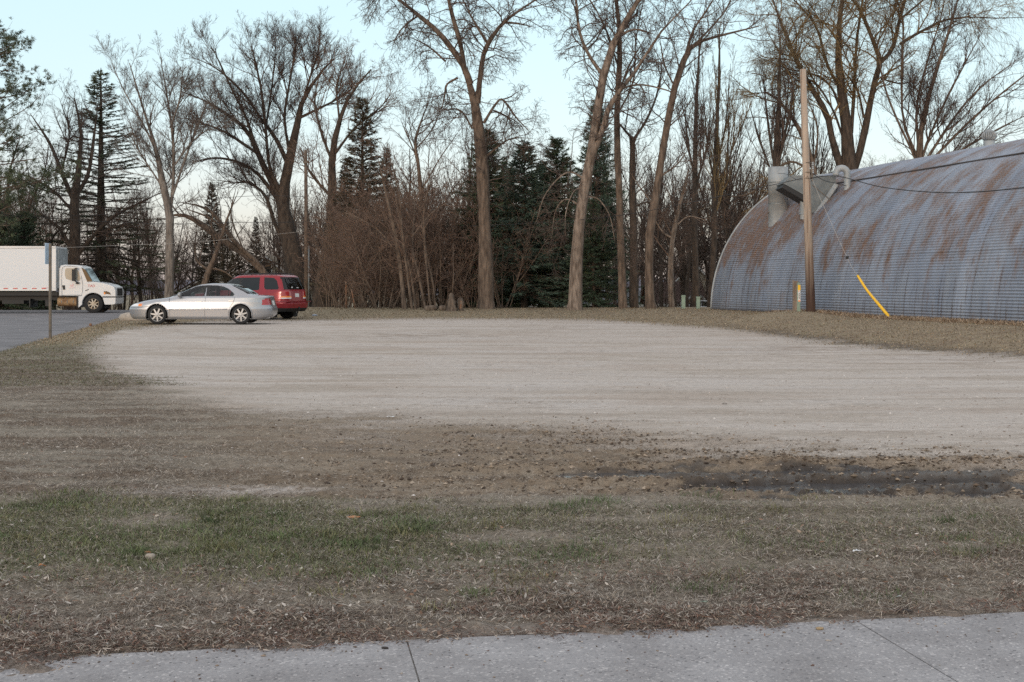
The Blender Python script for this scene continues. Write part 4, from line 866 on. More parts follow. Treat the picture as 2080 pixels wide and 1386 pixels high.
# ------------------------------------------------------------ the arched metal building
def hut_pt(s, th, r=HUT_R):
    q = HUT_R - r * np.cos(th)
    return np.array([HB[0] + HD[0] * s + HN[0] * q, HB[1] + HD[1] * s + HN[1] * q, HUT_Z + r * np.sin(th)])
def rust_mat(name, base, base2, top_band=False):
    m = bpy.data.materials.new(name); m.use_nodes = True; N = m.node_tree; L = N.links; b = N.nodes["Principled BSDF"]
    uv = N.nodes.new("ShaderNodeUVMap"); uv.uv_map = "UVMap"; sp = N.nodes.new("ShaderNodeSeparateXYZ"); L.new(uv.outputs[0], sp.inputs[0])
    def mth(op, a, c=None, clamp=False):
        n = N.nodes.new("ShaderNodeMath"); n.operation = op; n.use_clamp = clamp
        for i, v in enumerate((a, c)):
            if v is None: continue
            if isinstance(v, (int, float)): n.inputs[i].default_value = v
            else: L.new(v, n.inputs[i])
        return n.outputs[0]
    def noise(sx, sy, sc=1.0, det=5, off=0.0, rough=.6):
        mp = N.nodes.new("ShaderNodeMapping"); mp.inputs["Scale"].default_value = (sx, sy, 1); mp.inputs["Location"].default_value = (off, off * .7, off)
        L.new(uv.outputs[0], mp.inputs[0]); n = N.nodes.new("ShaderNodeTexNoise"); n.inputs["Scale"].default_value = sc; n.inputs["Detail"].default_value = det; n.inputs["Roughness"].default_value = rough
        L.new(mp.outputs[0], n.inputs["Vector"]); return n.outputs[0]
    def ramp(v, a, c, x0=0.0, x1=1.0):
        n = N.nodes.new("ShaderNodeMapRange"); n.inputs[1].default_value = a; n.inputs[2].default_value = c; n.inputs[3].default_value = x0; n.inputs[4].default_value = x1; n.clamp = True
        L.new(v, n.inputs[0]); return n.outputs[0]
    def mix(f, c1, c2, bt='MIX'):
        n = N.nodes.new("ShaderNodeMix"); n.data_type = 'RGBA'; n.blend_type = bt
        if isinstance(f, (int, float)): n.inputs[0].default_value = f
        else: L.new(f, n.inputs[0])
        for i, c in ((6, c1), (7, c2)):
            if isinstance(c, tuple): n.inputs[i].default_value = (*c, 1)
            else: L.new(c, n.inputs[i])
        return n.outputs[2]
    u, v = sp.outputs[0], sp.outputs[1]          # u along the building (m, 0 = far end), v up the arc (m)
    col = mix(ramp(noise(.6, .25, 1.0), .35, .65), base, base2)
    # single sheets weather differently
    sh = N.nodes.new("ShaderNodeTexWhiteNoise"); sh.noise_dimensions = '2D'; cmb = N.nodes.new("ShaderNodeCombineXYZ")
    L.new(mth('FLOOR', mth('MULTIPLY', u, 1 / .72)), cmb.inputs[0]); L.new(mth('FLOOR', mth('MULTIPLY', v, 1 / 2.1)), cmb.inputs[1]); L.new(cmb.outputs[0], sh.inputs[0])
    col = mix(mth('MULTIPLY', sh.outputs[0], .30), col, (.16, .17, .185))
    # pale oxide smears running down
    col = mix(mth('MULTIPLY', ramp(noise(1.7, .22, 1.2, 6, 4.0), .52, .7), .45), col, (.40, .43, .48))
    # broad rust blooms
    far = ramp(u, 9.0, 1.5); hi = mth('MULTIPLY', ramp(v, 1.4, 3.4), ramp(v, 7.4, 5.8))
    n1 = noise(.75, .45, 1.3, 7, 9.0, .65); thr = mth('ADD', n1, mth('ADD', mth('MULTIPLY', mth('MULTIPLY', far, hi), .20), mth('MULTIPLY', hi, .028)))
    low = mth('MULTIPLY', ramp(v, 2.0, .6), .08); thr = mth('SUBTRACT', thr, low)
    bloom = ramp(mth('ADD', thr, mth('MULTIPLY', mth('SUBTRACT', noise(7, .35, 1.0, 4, 70.0), .5), .26)), .488, .655)
    fine = noise(5, 1.6, 1.6, 6, 2.0, .7); bloom = mth('MULTIPLY', bloom, ramp(fine, .30, .50))
    col = mix(mth('MULTIPLY', bloom, .88), col, mix(ramp(fine, .4, .65), (.095, .052, .030), (.20, .10, .048)))
    # streaks down from the bolt rows
    stn = noise(4.2, .16, 1.0, 4, 20.0, .6); st = mth('MULTIPLY', ramp(stn, .56, .66), ramp(noise(.5, .5, 1.0, 3, 31.0), .38, .56))
    col = mix(mth('MULTIPLY', st, .5), col, (.14, .085, .06))
    # thin dark rust lines near the foot, column by column
    for per, ph, v0, stg in ((.53, 0.0, 2.7, .8), (.265, .13, 1.1, .6), (1.47, .30, 4.4, .7)):
        cell = mth('ADD', mth('MULTIPLY', mth('ADD', u, mth('MULTIPLY', noise(1.1, .02, 1.0, 2, 55.0 + ph), .5)), 1 / per), ph / per); fr = mth('SUBTRACT', cell, mth('FLOOR', cell))
        line = ramp(mth('ABSOLUTE', mth('SUBTRACT', fr, .5)), .028 / per + .01, .003)
        wn = N.nodes.new("ShaderNodeTexWhiteNoise"); wn.noise_dimensions = '1D'; L.new(mth('ADD', mth('FLOOR', cell), ph * 100), wn.inputs["W"])
        ht = mth('MULTIPLY', mth('ADD', mth('MULTIPLY', wn.outputs[0], .85), .15), v0)
        on = ramp(mth('SUBTRACT', ht, v), -.05, .45)
        brk = ramp(noise(2, 1.2, 1.3, 4, 40.0 + ph * 10), .40, .58)
        col = mix(mth('MULTIPLY', mth('MULTIPLY', line, on), mth('MULTIPLY', brk, stg)), col, (.065, .036, .025))
    # lap joints across every sheet
    jv = mth('MULTIPLY', v, 1 / 2.1); jf = mth('ABSOLUTE', mth('SUBTRACT', mth('SUBTRACT', jv, mth('FLOOR', jv)), .5)); jl = ramp(jf, .485, .497)
    col = mix(mth('MULTIPLY', jl, .12), col, (.08, .07, .065))
    foot = ramp(v, .5, .0); col = mix(mth('MULTIPLY', foot, .35), col, (.12, .09, .07))
    L.new(col, b.inputs["Base Color"]); b.inputs["Roughness"].default_value = .55
    L.new(mth('SUBTRACT', .35, mth('MULTIPLY', bloom, .35)), b.inputs["Metallic"])
    return m
def build_hut():
    L_ = 31.0; root = empty("arched_metal_building", (HB[0] + HN[0] * 6, HB[1] + HN[1] * 6, HUT_Z), "long arched building of rusty grey corrugated metal on the right", "building", rz=0)
    mt = rust_mat("rusty_corrugated_steel", (.225, .26, .33), (.335, .375, .45))
    arc = math.pi * HUT_R; nv = 1500; v = np.linspace(0, arc, nv); r = HUT_R + .0125 * np.sin(v * 2 * math.pi / .092)
    # overlap of the courses
    r = r - .006 * ((v / 2.1) % 1.0)
    u = np.linspace(0, L_, 62); VV, UU = np.meshgrid(v, u); RR = np.broadcast_to(r, VV.shape) + .008 * np.sin(UU * 1.3) ; th = VV / HUT_R
    q = HUT_R - RR * np.cos(th); X = HB[0] + HD[0] * UU + HN[0] * q; Yc = HB[1] + HD[1] * UU + HN[1] * q; Z = HUT_Z + RR * np.sin(th)
    i = np.arange(VV.size).reshape(VV.shape); Q = np.stack([i[:-1, :-1], i[1:, :-1], i[1:, 1:], i[:-1, 1:]], -1).reshape(-1, 4)
    o = obj("roof_shell", np.stack([X, Yc, Z], -1).reshape(-1, 3), Q, mt, root)
    uvl = o.data.uv_layers.new(name="UVMap"); li = np.empty(len(o.data.loops), dtype=np.int32); o.data.loops.foreach_get("vertex_index", li)
    uvs = np.stack([UU.ravel(), VV.ravel()], 1)[li]; uvl.data.foreach_set("uv", uvs.astype(np.float32).ravel())
    # end walls
    for nm, s in (("end_wall", .35), ("end_wall", L_ - .35)):
        P = [hut_pt(s, t, HUT_R - .04) for t in np.linspace(0, math.pi, 40)]; obj(nm, P, [tuple(range(40))], M['galv_dark'], root, smooth=False)
    # pale edge band on the far arch
    P = np.array([hut_pt(-.02, t, HUT_R + .02) for t in np.linspace(0, math.pi, 60)]); b = MB(); b.tube(P, .045, 6); b.build("edge_trim", M['galv'], root, smooth=True)
    # dark seam strip below the ridge and the base sill
    th0 = math.radians(57.5); P = np.array([hut_pt(s, th0 - .0, HUT_R + .025) for s in np.linspace(1.5, L_, 20)]); b = MB(); b.tube(P, .028, 6); b.build("seam_strip", M['rubdark'], root, smooth=True)
    b = MB(); P0 = hut_pt(0, 0, HUT_R + .03); P1 = hut_pt(L_, 0, HUT_R + .03); P0[2] = P1[2] = HUT_Z + .0; b.tube([P0, P1], .06, 6); b.build("base_sill", M['rubdark'], root)
    return root
hut = build_hut()
def strap(b, x, y, z, r): b.lathe([(r + .012, z - .02), (r + .012, z + .02)], (x, y, 0), seg=28)
# round chimney
def chimney():
    x, y = 10.95, 52.9; t = empty("metal_chimney", (x, y, 4.2), "tall round grey metal stack standing on the low end of the roof", "chimney")
    b = MB(); b.lathe([(.40, 3.9), (.40, 5.25), (.405, 5.25), (.405, 6.36), (.37, 6.36), (.37, 5.9)], (x, y, 0), seg=32); b.build("pipe", M['galv'], t, smooth=True)
    b = MB(); strap(b, x, y, 5.72, .405); strap(b, x, y, 4.85, .40); b.build("band", M['galv_dark'], t, smooth=True)
    b = MB(); b.lathe([(.62, 3.72), (.44, 4.05), (.402, 4.10)], (x, y - .0, 0), seg=28); 
    V = b.V[0]; V[:, 2] += (V[:, 0] - x) * .85; o = b.build("flashing", M['galv'], t, smooth=True)
    b = MB(); b.tube([(x - .39, y - .1, 4.55), (x - .75, y - .2, 3.7)], .012, 5); b.tube([(x + .1, y - .42, 5.1), (x + .45, y - .5, 4.15)], .014, 5); b.build("stay", M['steel'], t)
chimney()
def hood():
    Y0, Y1 = 49.6, 50.9; t = empty("vent_hood", tuple(wp(1655, 430, 50.2)), "wedge shaped grey metal hood with a black open mouth on the roof behind the pole", "vent")
    f_ = lambda px, py: tuple(wp(px, py, 50.2)[[0, 2]])
    poly = [f_(1584, 375), f_(1601, 359), f_(1690, 360), f_(1690, 380), f_(1654, 434), f_(1636, 434), f_(1636, 404)]
    b = MB(); b.prism(poly, 1, Y0, Y1); b.build("duct", M['galv_dark'], t)
    # the black mouth, a sheet a little proud of the sloping underside
    a, c = np.array(f_(1586, 377)), np.array(f_(1634, 404)); n = np.array([(c - a)[1], -(c - a)[0]]); n = n / np.linalg.norm(n); n = -n if n[1] > 0 else n
    a2, c2 = a + n * .15, c + n * .17
    b = MB(); b.prism([tuple(a), tuple(c), tuple(c2), tuple(a2)], 1, Y0 - .004, Y1 - .03); b.build("mouth", M['black'], t)
    b = MB(); q0, q1 = np.array(f_(1650, 438)), np.array(f_(1690, 378)); b.tube([(q0[0], Y0 - .1, q0[1]), (q1[0], Y0 - .1, q1[1])], .10, 6); b.build("flashing", M['galv'], t)
    b = MB(); p = wp(1632, 420, 50.2); b.lathe([(.13, p[2] - .5), (.13, p[2] + .5)], (p[0], 50.2, 0), seg=16); b.lathe([(.17, p[2] - .30), (.17, p[2] - .25), (.13, p[2] - .25), (.17, p[2] - .2), (.17, p[2] - .15), (.13, p[2] - .15)], (p[0], 50.2, 0), seg=16); b.build("support", M['galv'], t, smooth=True)
    b = MB(); p, q = wp(1650, 376, 49.4), wp(1692, 411, 49.2); b.tube([p, q], .018, 5); b.build("stay", M['steel'], t)
hood()
def gooseneck():
    Y = 49.0; p = wp(1721, 384, Y); t = empty("gooseneck_pipe", tuple(p), "curved grey gooseneck vent pipe on the roof right of the wedge hood", "vent pipe")
    top = wp(1721, 353, Y); pts = [p + np.array([0, 0, -.4]), p, top]; r = .215
    c = top + np.array([-r, 0, 0])
    for a in np.linspace(0, math.pi, 9)[1:]: pts.append(c + np.array([r * math.cos(a), 0, r * math.sin(a)]))
    pts.append(pts[-1] + np.array([0, 0, -.08])); b = MB(); b.tube(pts, .125, 14, refv=(0, 1, 0)); b.build("pipe", M['galv'], t, smooth=True)
    b = MB(); q = pts[-1]; b.lathe([(.11, q[2] - .004), (.0, q[2] - .004)], (q[0], q[1], 0), seg=14); b.build("opening", M['black'], t)
gooseneck()
def turbine():
    s = 11.75; p = hut_pt(s, math.radians(88)); t = empty("turbine_vent", tuple(p), "small round galvanised turbine vent on the roof ridge near the right edge", "roof vent")
    b = MB(); b.lathe([(.19, p[2] - .2), (.19, p[2] + .2), (.16, p[2] + .24)], (p[0], p[1], 0), seg=20); b.build("collar", M['galv'], t, smooth=True)
    b = MB(); z0 = p[2] + .24
    for k in range(20):
        a = 2 * math.pi * k / 20; pts = []
        for j in range(7):
            f_ = j / 6 * math.pi; rr = .16 + .09 * math.sin(f_); aa = a + .25 * math.sin(f_); pts.append((p[0] + rr * math.cos(aa), p[1] + rr * math.sin(aa), z0 + .30 * j / 6))
        b.tube(pts, .024, 4)
    b.lathe([(.17, z0 + .0), (.17, z0 + .30), (.12, z0 + .36), (0, z0 + .385)], (p[0], p[1], 0), seg=20)
    b.build("fins", M['galv'], t, smooth=True)
turbine()
# ------------------------------------------------------------ vehicles
def car_shell(zs, xf, xr, hw, L, nfront=26, nside=170, nexp=7.0):
    """horizontal rounded-rectangle slices; returns V, Q, per-vertex (slice, ring) shape"""
    ring = 2 * (nside + nfront); V = np.zeros((len(zs), ring, 3))
    for k, z in enumerate(zs):
        a, c, w_ = xf(z), xr(z), hw(z); xc, hl = (a + c) / 2, max((c - a) / 2, .02)
        # the right side (toward -y) front->rear, rear, left side, front
        ts = np.linspace(-1, 1, nside + 1)[:-1]; tr = np.linspace(-1, 1, nfront + 1)[:-1]
        lim = .93
        def pt(u, v):  # squash the unit square into a superellipse
            n_ = nexp; s_ = (abs(u) ** n_ + abs(v) ** n_) ** (1 / n_) if max(abs(u), abs(v)) > 0 else 1; m_ = max(abs(u), abs(v)); return (u / s_ * m_, v / s_ * m_)
        P = [pt(u, -1) for u in ts] + [pt(1, v) for v in tr] + [pt(-u, 1) for u in ts] + [pt(-1, -v) for v in tr]
        P = np.array(P); V[k, :, 0] = xc + hl * P[:, 0]; V[k, :, 1] = w_ * P[:, 1]; V[k, :, 2] = z
    i = np.arange(len(zs) * ring).reshape(len(zs), ring); nx = np.roll(i, -1, 1)
    Q = np.stack([i[:-1], nx[:-1], nx[1:], i[1:]], -1).reshape(-1, 4)
    return V.reshape(-1, 3), Q, i
def in_poly(x, z, poly):
    ins = np.zeros(len(x), bool); n = len(poly)
    for k in range(n):
        x1, z1 = poly[k]; x2, z2 = poly[(k + 1) % n]
        c = ((z1 > z) != (z2 > z)) & (x < (x2 - x1) * (z - z1) / ((z2 - z1) if z2 != z1 else 1e-9) + x1); ins ^= c
    return ins
def snap(V, sel, ax, poly, tol):
    """pull vertices near a polygon's outline onto it, in the plane (ax, z)"""
    for k in range(len(poly)):
        a = np.array(poly[k]); c = np.array(poly[(k + 1) % len(poly)]); d_ = c - a; l2 = (d_ ** 2).sum()
        P = V[:, [ax, 2]]; t = ((P - a) @ d_ / l2).clip(0, 1); q = a + t[:, None] * d_; dd = np.linalg.norm(P - q, axis=1); m_ = sel & (dd < tol)
        V[m_, ax] = q[m_, 0]; V[m_, 2] = q[m_, 1]
def arch_poly(cx, cz, r, n=28): return [(cx + r * math.cos(a), cz + r * math.sin(a)) for a in np.linspace(-.35, math.pi + .35, n)] 
def wheel(parent, x, y, R_, w_, rim_r, spokes, side, rim_mat, hub=None):
    """side = -1: outer face towards -y"""
    t = bpy.data.objects.new("wheel", None); SC.collection.objects.link(t); t.parent = parent; t.location = (x, y, R_)
    b = MB(); s = side; hw_ = w_ / 2
    prof = [(rim_r, -hw_), (R_ * .93, -hw_), (R_ * .985, -hw_ * .8), (R_, -hw_ * .4), (R_, hw_ * .4), (R_ * .985, hw_ * .8), (R_ * .93, hw_), (rim_r, hw_)]
    b.lathe(prof, (0, 0, 0), 'y', 40); b.build("tyre", M['rubber'], t, smooth=True, local=True)
    b = MB(); o = s * hw_
    b.lathe([(rim_r + .004, o * 1.0), (rim_r * .97, o * .98), (rim_r * .93, o * .78), (rim_r * .90, -o * .5)], (0, 0, 0), 'y', 36)
    b.lathe([(rim_r * .30, o * .72), (rim_r * .26, o * .92), (rim_r * .12, o * .97), (0, o * .97)], (0, 0, 0), 'y', 20)
    for k in range(spokes):
        a = 2 * math.pi * k / spokes + .3; ca, sa = math.cos(a), math.sin(a); wi, wo_ = rim_r * .13, rim_r * .10
        P = []
        for rr, ww, yy in ((rim_r * .15, wi, o * .90), (rim_r * .95, wo_, o * .84)):
            for q in (-1, 1): P.append((rr * ca - q * ww * sa, yy, rr * sa + q * ww * ca))
            for q in (-1, 1): P.append((rr * ca - q * ww * sa, yy - o * .28, rr * sa + q * ww * ca))
        b.add(P, [(0, 1, 5, 4), (2, 3, 7, 6), (0, 2, 6, 4), (1, 3, 7, 5)])
    b.build("rim", rim_mat, t, smooth=False, local=True)
    b = MB(); b.lathe([(rim_r * .9, -o * .1), (0, -o * .1)], (0, 0, 0), 'y', 24); b.build("brake_disc", M['rubdark'], t, local=True)
    return t
def P1(pts): xs = [p[0] for p in pts]; ys = [p[1] for p in pts]; return lambda z: float(np.interp(z, xs, ys))
def build_car(name, label, spec, paint, loc, rz):
    t = empty(name, loc, label, spec['cat'], rz=rz); zs = spec['zs']; V, Q, idx = car_shell(zs, P1(spec['xf']), P1(spec['xr']), P1(spec['hw']), spec['L'], nexp=spec.get('nexp', 7.0))
    bow = spec.get('bow', .05); V[:, 1] *= 1 - bow * ((V[:, 0] - spec['L'] / 2) / (spec['L'] / 2)) ** 4
    pl = [("pillar", sg, p) for sg in (-1, 1) for p in spec['pillars']]
    side = np.abs(V[:, 1]) > P1(spec['hw'])(0.6) * .55
    belt = spec['belt']
    for (nm, sgn, poly) in spec['side'] + pl: snap(V, side & (np.sign(V[:, 1]) == sgn), 0, poly, .016)
    for poly in spec['arches']: snap(V, side & (V[:, 2] < spec['archtop']), 0, poly, .018)
    C = V[Q].mean(1); nrm = np.cross(V[Q[:, 2]] - V[Q[:, 0]], V[Q[:, 3]] - V[Q[:, 1]]); nrm /= np.linalg.norm(nrm, axis=1, keepdims=True) + 1e-9
    used = np.zeros(len(Q), bool); fside = np.abs(C[:, 1]) > .45
    for poly in spec['arches']: used |= in_poly(C[:, 0], C[:, 2], poly) & fside
    def emit(nm, sel, mt, parent=t, push=0.0):
        q = Q[sel]; u, inv = np.unique(q, return_inverse=True); vv = V[u].copy()
        if push: nn = np.zeros_like(vv); np.add.at(nn, inv.reshape(q.shape)[:, 0], nrm[sel]); vv += unit(nn) * push
        return obj(nm, vv, inv.reshape(q.shape), mt, parent, True, True)
    for (nm, sgn, poly) in pl + spec['side']:
        sel = in_poly(C[:, 0], C[:, 2], poly) & (np.sign(C[:, 1]) == sgn) & fside & ~used & (np.abs(nrm[:, 1]) > .35)
        if sel.any(): emit(nm, sel, M['black' if nm == 'pillar' else ('privglass' if nm in spec.get('priv', ()) else 'carglass')]); used |= sel
    # front and rear glass, lamps by (y, z) on the end faces
    for (nm, end, y0, y1, z0, z1, mt) in spec['ends']:
        mid = spec['L'] / 2; ok = (C[:, 0] < mid) if end == 'f' else (C[:, 0] > mid)
        if z1 < belt + .1: ok &= (C[:, 0] < .3) | (C[:, 0] > spec['L'] - .35)
        face = np.abs(nrm[:, 0]) > (.25 if z1 > belt else .12)
        zt = (z0 + (z1 - z0) * 0)
        lim = np.abs(C[:, 1])
        w0 = y0; w1 = y1 - (.16 * (C[:, 2] - z0) if mt == 'glass' else 0)
        sel = ok & face & (lim >= w0) & (lim <= w1) & (C[:, 2] > z0) & (C[:, 2] < z1) & ~used
        if not sel.any(): continue
        if y0 > 0 or nm in ('headlight', 'tail_light'):
            for sg in (-1, 1):
                s2 = sel & (np.sign(C[:, 1]) == sg)
                if s2.any(): emit(nm, s2, M[mt])
        else: emit(nm, sel, M[mt if mt != 'glass' else ('privglass' if nm in spec.get('priv', ()) else 'carglass')])
        used |= sel
    for (nm, x0, x1, z0, z1, mt) in spec['wrap']:          # lamps wrapping round the corner
        for sg in (-1, 1):
            sel = (C[:, 0] > x0) & (C[:, 0] < x1) & (C[:, 2] > z0) & (C[:, 2] < z1) & (np.sign(C[:, 1]) == sg) & (np.abs(C[:, 1]) > .42) & ~used
            if sel.any(): emit(nm, sel, M[mt]); used |= sel
    if spec.get('cladding'):
        sel = (C[:, 2] < spec['cladding']) & ~used; emit("lower_cladding", sel, M['black']); used |= sel
    b_ = emit("body", ~used, paint)
    top = idx[-1]; bot = idx[0]
    obj("roof_panel", V[top], [tuple(range(len(top)))], paint, t, False, True)
    obj("underside", V[bot], [tuple(range(len(bot)))[::-1]], M['black'], t, False, True)
    # cabin
    b = MB(); b.box((spec['cab'][0] * .5 + spec['cab'][1] * .5, 0, belt - .22), (spec['cab'][1] - spec['cab'][0], 1.5, .36)); b.build("cabin_floor", M['seat'], t, local=True)
    for sx in spec['seats']:
        for sg in (-1, 1):
            b = MB(); b.prism([(sx, belt - .3), (sx + .14, belt - .3), (sx + .24, belt + .14), (sx + .14, belt + .16)], 1, sg * .38 - .24, sg * .38 + .24); b.prism([(sx + .17, belt + .17), (sx + .25, belt + .17), (sx + .26, belt + .33), (sx + .19, belt + .34)], 1, sg * .38 - .13, sg * .38 + .13); b.build("seat", M['seat'], t, local=True)
    b = MB(); b.prism([(spec['cab'][0], belt - .3), (spec['cab'][0] + .45, belt - .3), (spec['cab'][0] + .42, belt + .02), (spec['cab'][0], belt - .02)], 1, -.66, .66); b.build("dashboard", M['seat'], t, local=True)
    for wx in spec['wheels']:
        for sg in (-1, 1):
            a_ = np.linspace(-.18, math.pi + .18, 30); r_ = spec['arch_r'] + .004; pts = [(wx + r_ * math.cos(q), spec['R'] + r_ * math.sin(q)) for q in a_]
            b = MB(); b.tube([(x, sg * (P1(spec['hw'])(max(z, .2)) * (1 - bow * ((x - spec['L'] / 2) / (spec['L'] / 2)) ** 4) - .004), z) for x, z in pts], .017, 6, refv=(0, 1, 0)); b.build("fender_lip", paint, t, smooth=True, local=True)
    # wheel wells
    for wx in spec['wheels']:
        for sg in (-1, 1):
            b = MB(); r = spec['arch_r'] + .012; w0 = spec['track'] - .42; P = []
            for yy in (w0 * sg, (spec['track'] + .0) * sg):
                for a in np.linspace(-.5, math.pi + .5, 20): P.append((wx + r * math.cos(a), yy, spec['R'] + r * math.sin(a)))
            b.add(P, [(i, i + 1, i + 21, i + 20) for i in range(19)] + [tuple(range(20))]); b.build("wheel_arch", M['black'], t, smooth=True, local=True)
            wheel(t, wx, sg * (spec['track'] - spec['tw'] / 2 - .015), spec['R'], spec['tw'], spec['rim'], spec['spokes'], sg, M[spec.get('rimmat', 'chrome')])
    hwf = P1(spec['hw'])
    def surf_y(x, z): return hwf(z) * (1 - bow * ((x - spec['L'] / 2) / (spec['L'] / 2)) ** 4)
    # door gaps
    for line in spec['gaps']:
        for sg in (-1, 1):
            b = MB(); C_ = catmull([(x, 0, z) for x, z in line], 16); C_[:, 1] = [sg * (surf_y(x, z) - .001) for x, _, z in C_]; b.tube(C_, .0055, 4); b.build("door_gap", M['rubdark'], t, local=True)
    for (x, z) in spec['handles']:
        for sg in (-1, 1): b = MB(); b.box((x, sg * (surf_y(x, z) + .012), z), (.17, .03, .03)); b.build("door_handle", paint if spec.get('hpaint', 1) else M['black'], t, local=True)
    for sg in (-1, 1):
        x, z = spec['mirror']; y_ = surf_y(x, z); b = MB(); n = 12
        b.lathe([(0, -.06), (.05, -.055), (.085, -.01), (.085, .03), (.06, .05), (0, .052)], (0, 0, 0), 'x', n); b.V[0][:, 1] *= 1.25; b.V[0] += np.array([x, sg * (y_ + .09), z + .06])
        b.box((x, sg * (y_ + .01), z + .02), (.05, .10, .035)); b.build("mirror", M['chrome'] if spec.get('mchrome') else paint, t, smooth=True, local=True)
    return t, surf_y
def nest(*fs): pass
# silver saloon, nose towards -x, length 4.91
SED = dict(cab=(1.55, 3.7), seats=(2.35, 3.25), cat="car", L=4.91, belt=.93, nexp=6.5, bow=.10,
 zs=np.concatenate([np.arange(.17, .92, .02), np.arange(.92, 1.0, .014), np.arange(1.0, 1.33, .02), [1.335, 1.350, 1.362, 1.371, 1.377, 1.380]]),
 xf=[(.17, .04), (.25, -.05), (.35, -.09), (.50, -.11), (.56, -.09), (.62, -.05), (.68, .05), (.72, .18), (.77, .36), (.82, .60), (.86, .92), (.90, 1.25), (.93, 1.33), (1.0, 1.50), (1.1, 1.72), (1.2, 1.94), (1.28, 2.12), (1.335, 2.32), (1.362, 2.50), (1.380, 2.72)],
 xr=[(.17, 4.50), (.25, 4.68), (.33, 4.76), (.45, 4.78), (.55, 4.77), (.58, 4.74), (.7, 4.71), (.85, 4.67), (.93, 4.66), (.952, 4.60), (.966, 4.45), (.985, 4.22), (1.0, 4.12), (1.1, 3.97), (1.2, 3.78), (1.28, 3.60), (1.335, 3.44), (1.362, 3.28), (1.380, 3.05)],
 hw=[(.17, .83), (.25, .865), (.45, .885), (.52, .892), (.56, .884), (.75, .872), (.90, .845), (.94, .825), (1.0, .80), (1.2, .71), (1.30, .655), (1.335, .62), (1.362, .56), (1.380, .46)],
 side=[(nm, sg, p) for sg in (-1, 1) for nm, p in (("front_window", [(1.62, .965), (1.74, 1.05), (1.98, 1.17), (2.22, 1.27), (2.45, 1.305), (2.60, 1.31), (2.55, 1.0), (2.54, .95), (1.80, .935)]), ("rear_window", [(2.72, 1.31), (2.95, 1.305), (3.15, 1.27), (3.32, 1.20), (3.50, 1.06), (3.55, .985), (3.50, .95), (2.68, .95)]))],
 arches=[arch_poly(.945, .325, .372), arch_poly(3.76, .325, .372)], archtop=.75, arch_r=.372, wheels=(.945, 3.76), track=.865, R=.325, tw=.205, rim=.225, spokes=7,
 ends=[("windshield", 'f', 0, .72, .95, 1.335, 'glass'), ("rear_windshield", 'r', 0, .70, 1.01, 1.335, 'glass'), ("grille", 'f', 0, .30, .52, .64, 'black'), ("tail_light", 'r', .36, .9, .66, .86, 'redlens'), ("licence_plate", 'r', 0, .17, .62, .78, 'trim')],
 wrap=[("tail_light", 4.46, 4.9, .65, .83, 'redlens'), ("headlight", -.1, .30, .60, .69, 'clearlens'), ("turn_signal", .30, .42, .61, .68, 'orangelens')],
 gaps=[[(1.38, .22), (1.38, .55), (1.36, .86), (1.36, .90)], [(2.56, .20), (2.56, .55), (2.58, .93)], [(1.40, .20), (2.0, .19), (2.56, .19), (3.30, .20)], [(3.34, .30), (3.40, .55), (3.52, .75), (3.56, .92)], [(.04, .565), (.7, .60)]],
 handles=((2.38, .76), (3.44, .79)), mirror=(1.72, .93), mchrome=True, pillars=[[(2.585, .95), (2.69, .95), (2.725, 1.315), (2.60, 1.315)], [(3.33, .95), (3.36, .95), (3.34, 1.18), (3.315, 1.20)]])
Ys = 43.2; xs_ = X_at(262, Ys); zs_ = float(ground_z(np.array([xs_ + 2.4]), np.array([Ys]))[0]) + .01
sed, sy = build_car("silver_car", "silver four door car parked side-on at the far left edge of the gravel", SED, M['silver'], (xs_ - .02, Ys + .9, zs_), 0.0)
for sg in (-1, 1):   # moulding along the flank
    b = MB(); b.tube([(x, sg * (sy(x, .50) + .004), .50 + (x - 1.4) * .004) for x in np.linspace(1.36, 3.32, 12)], .016, 6); b.build("side_moulding", M['silver'], sed, smooth=True, local=True)
b = MB(); b.tube([(4.55, .35, .16), (4.93, .35, .15)], .03, 8); b.build("exhaust", M['rubdark'], sed, local=True)
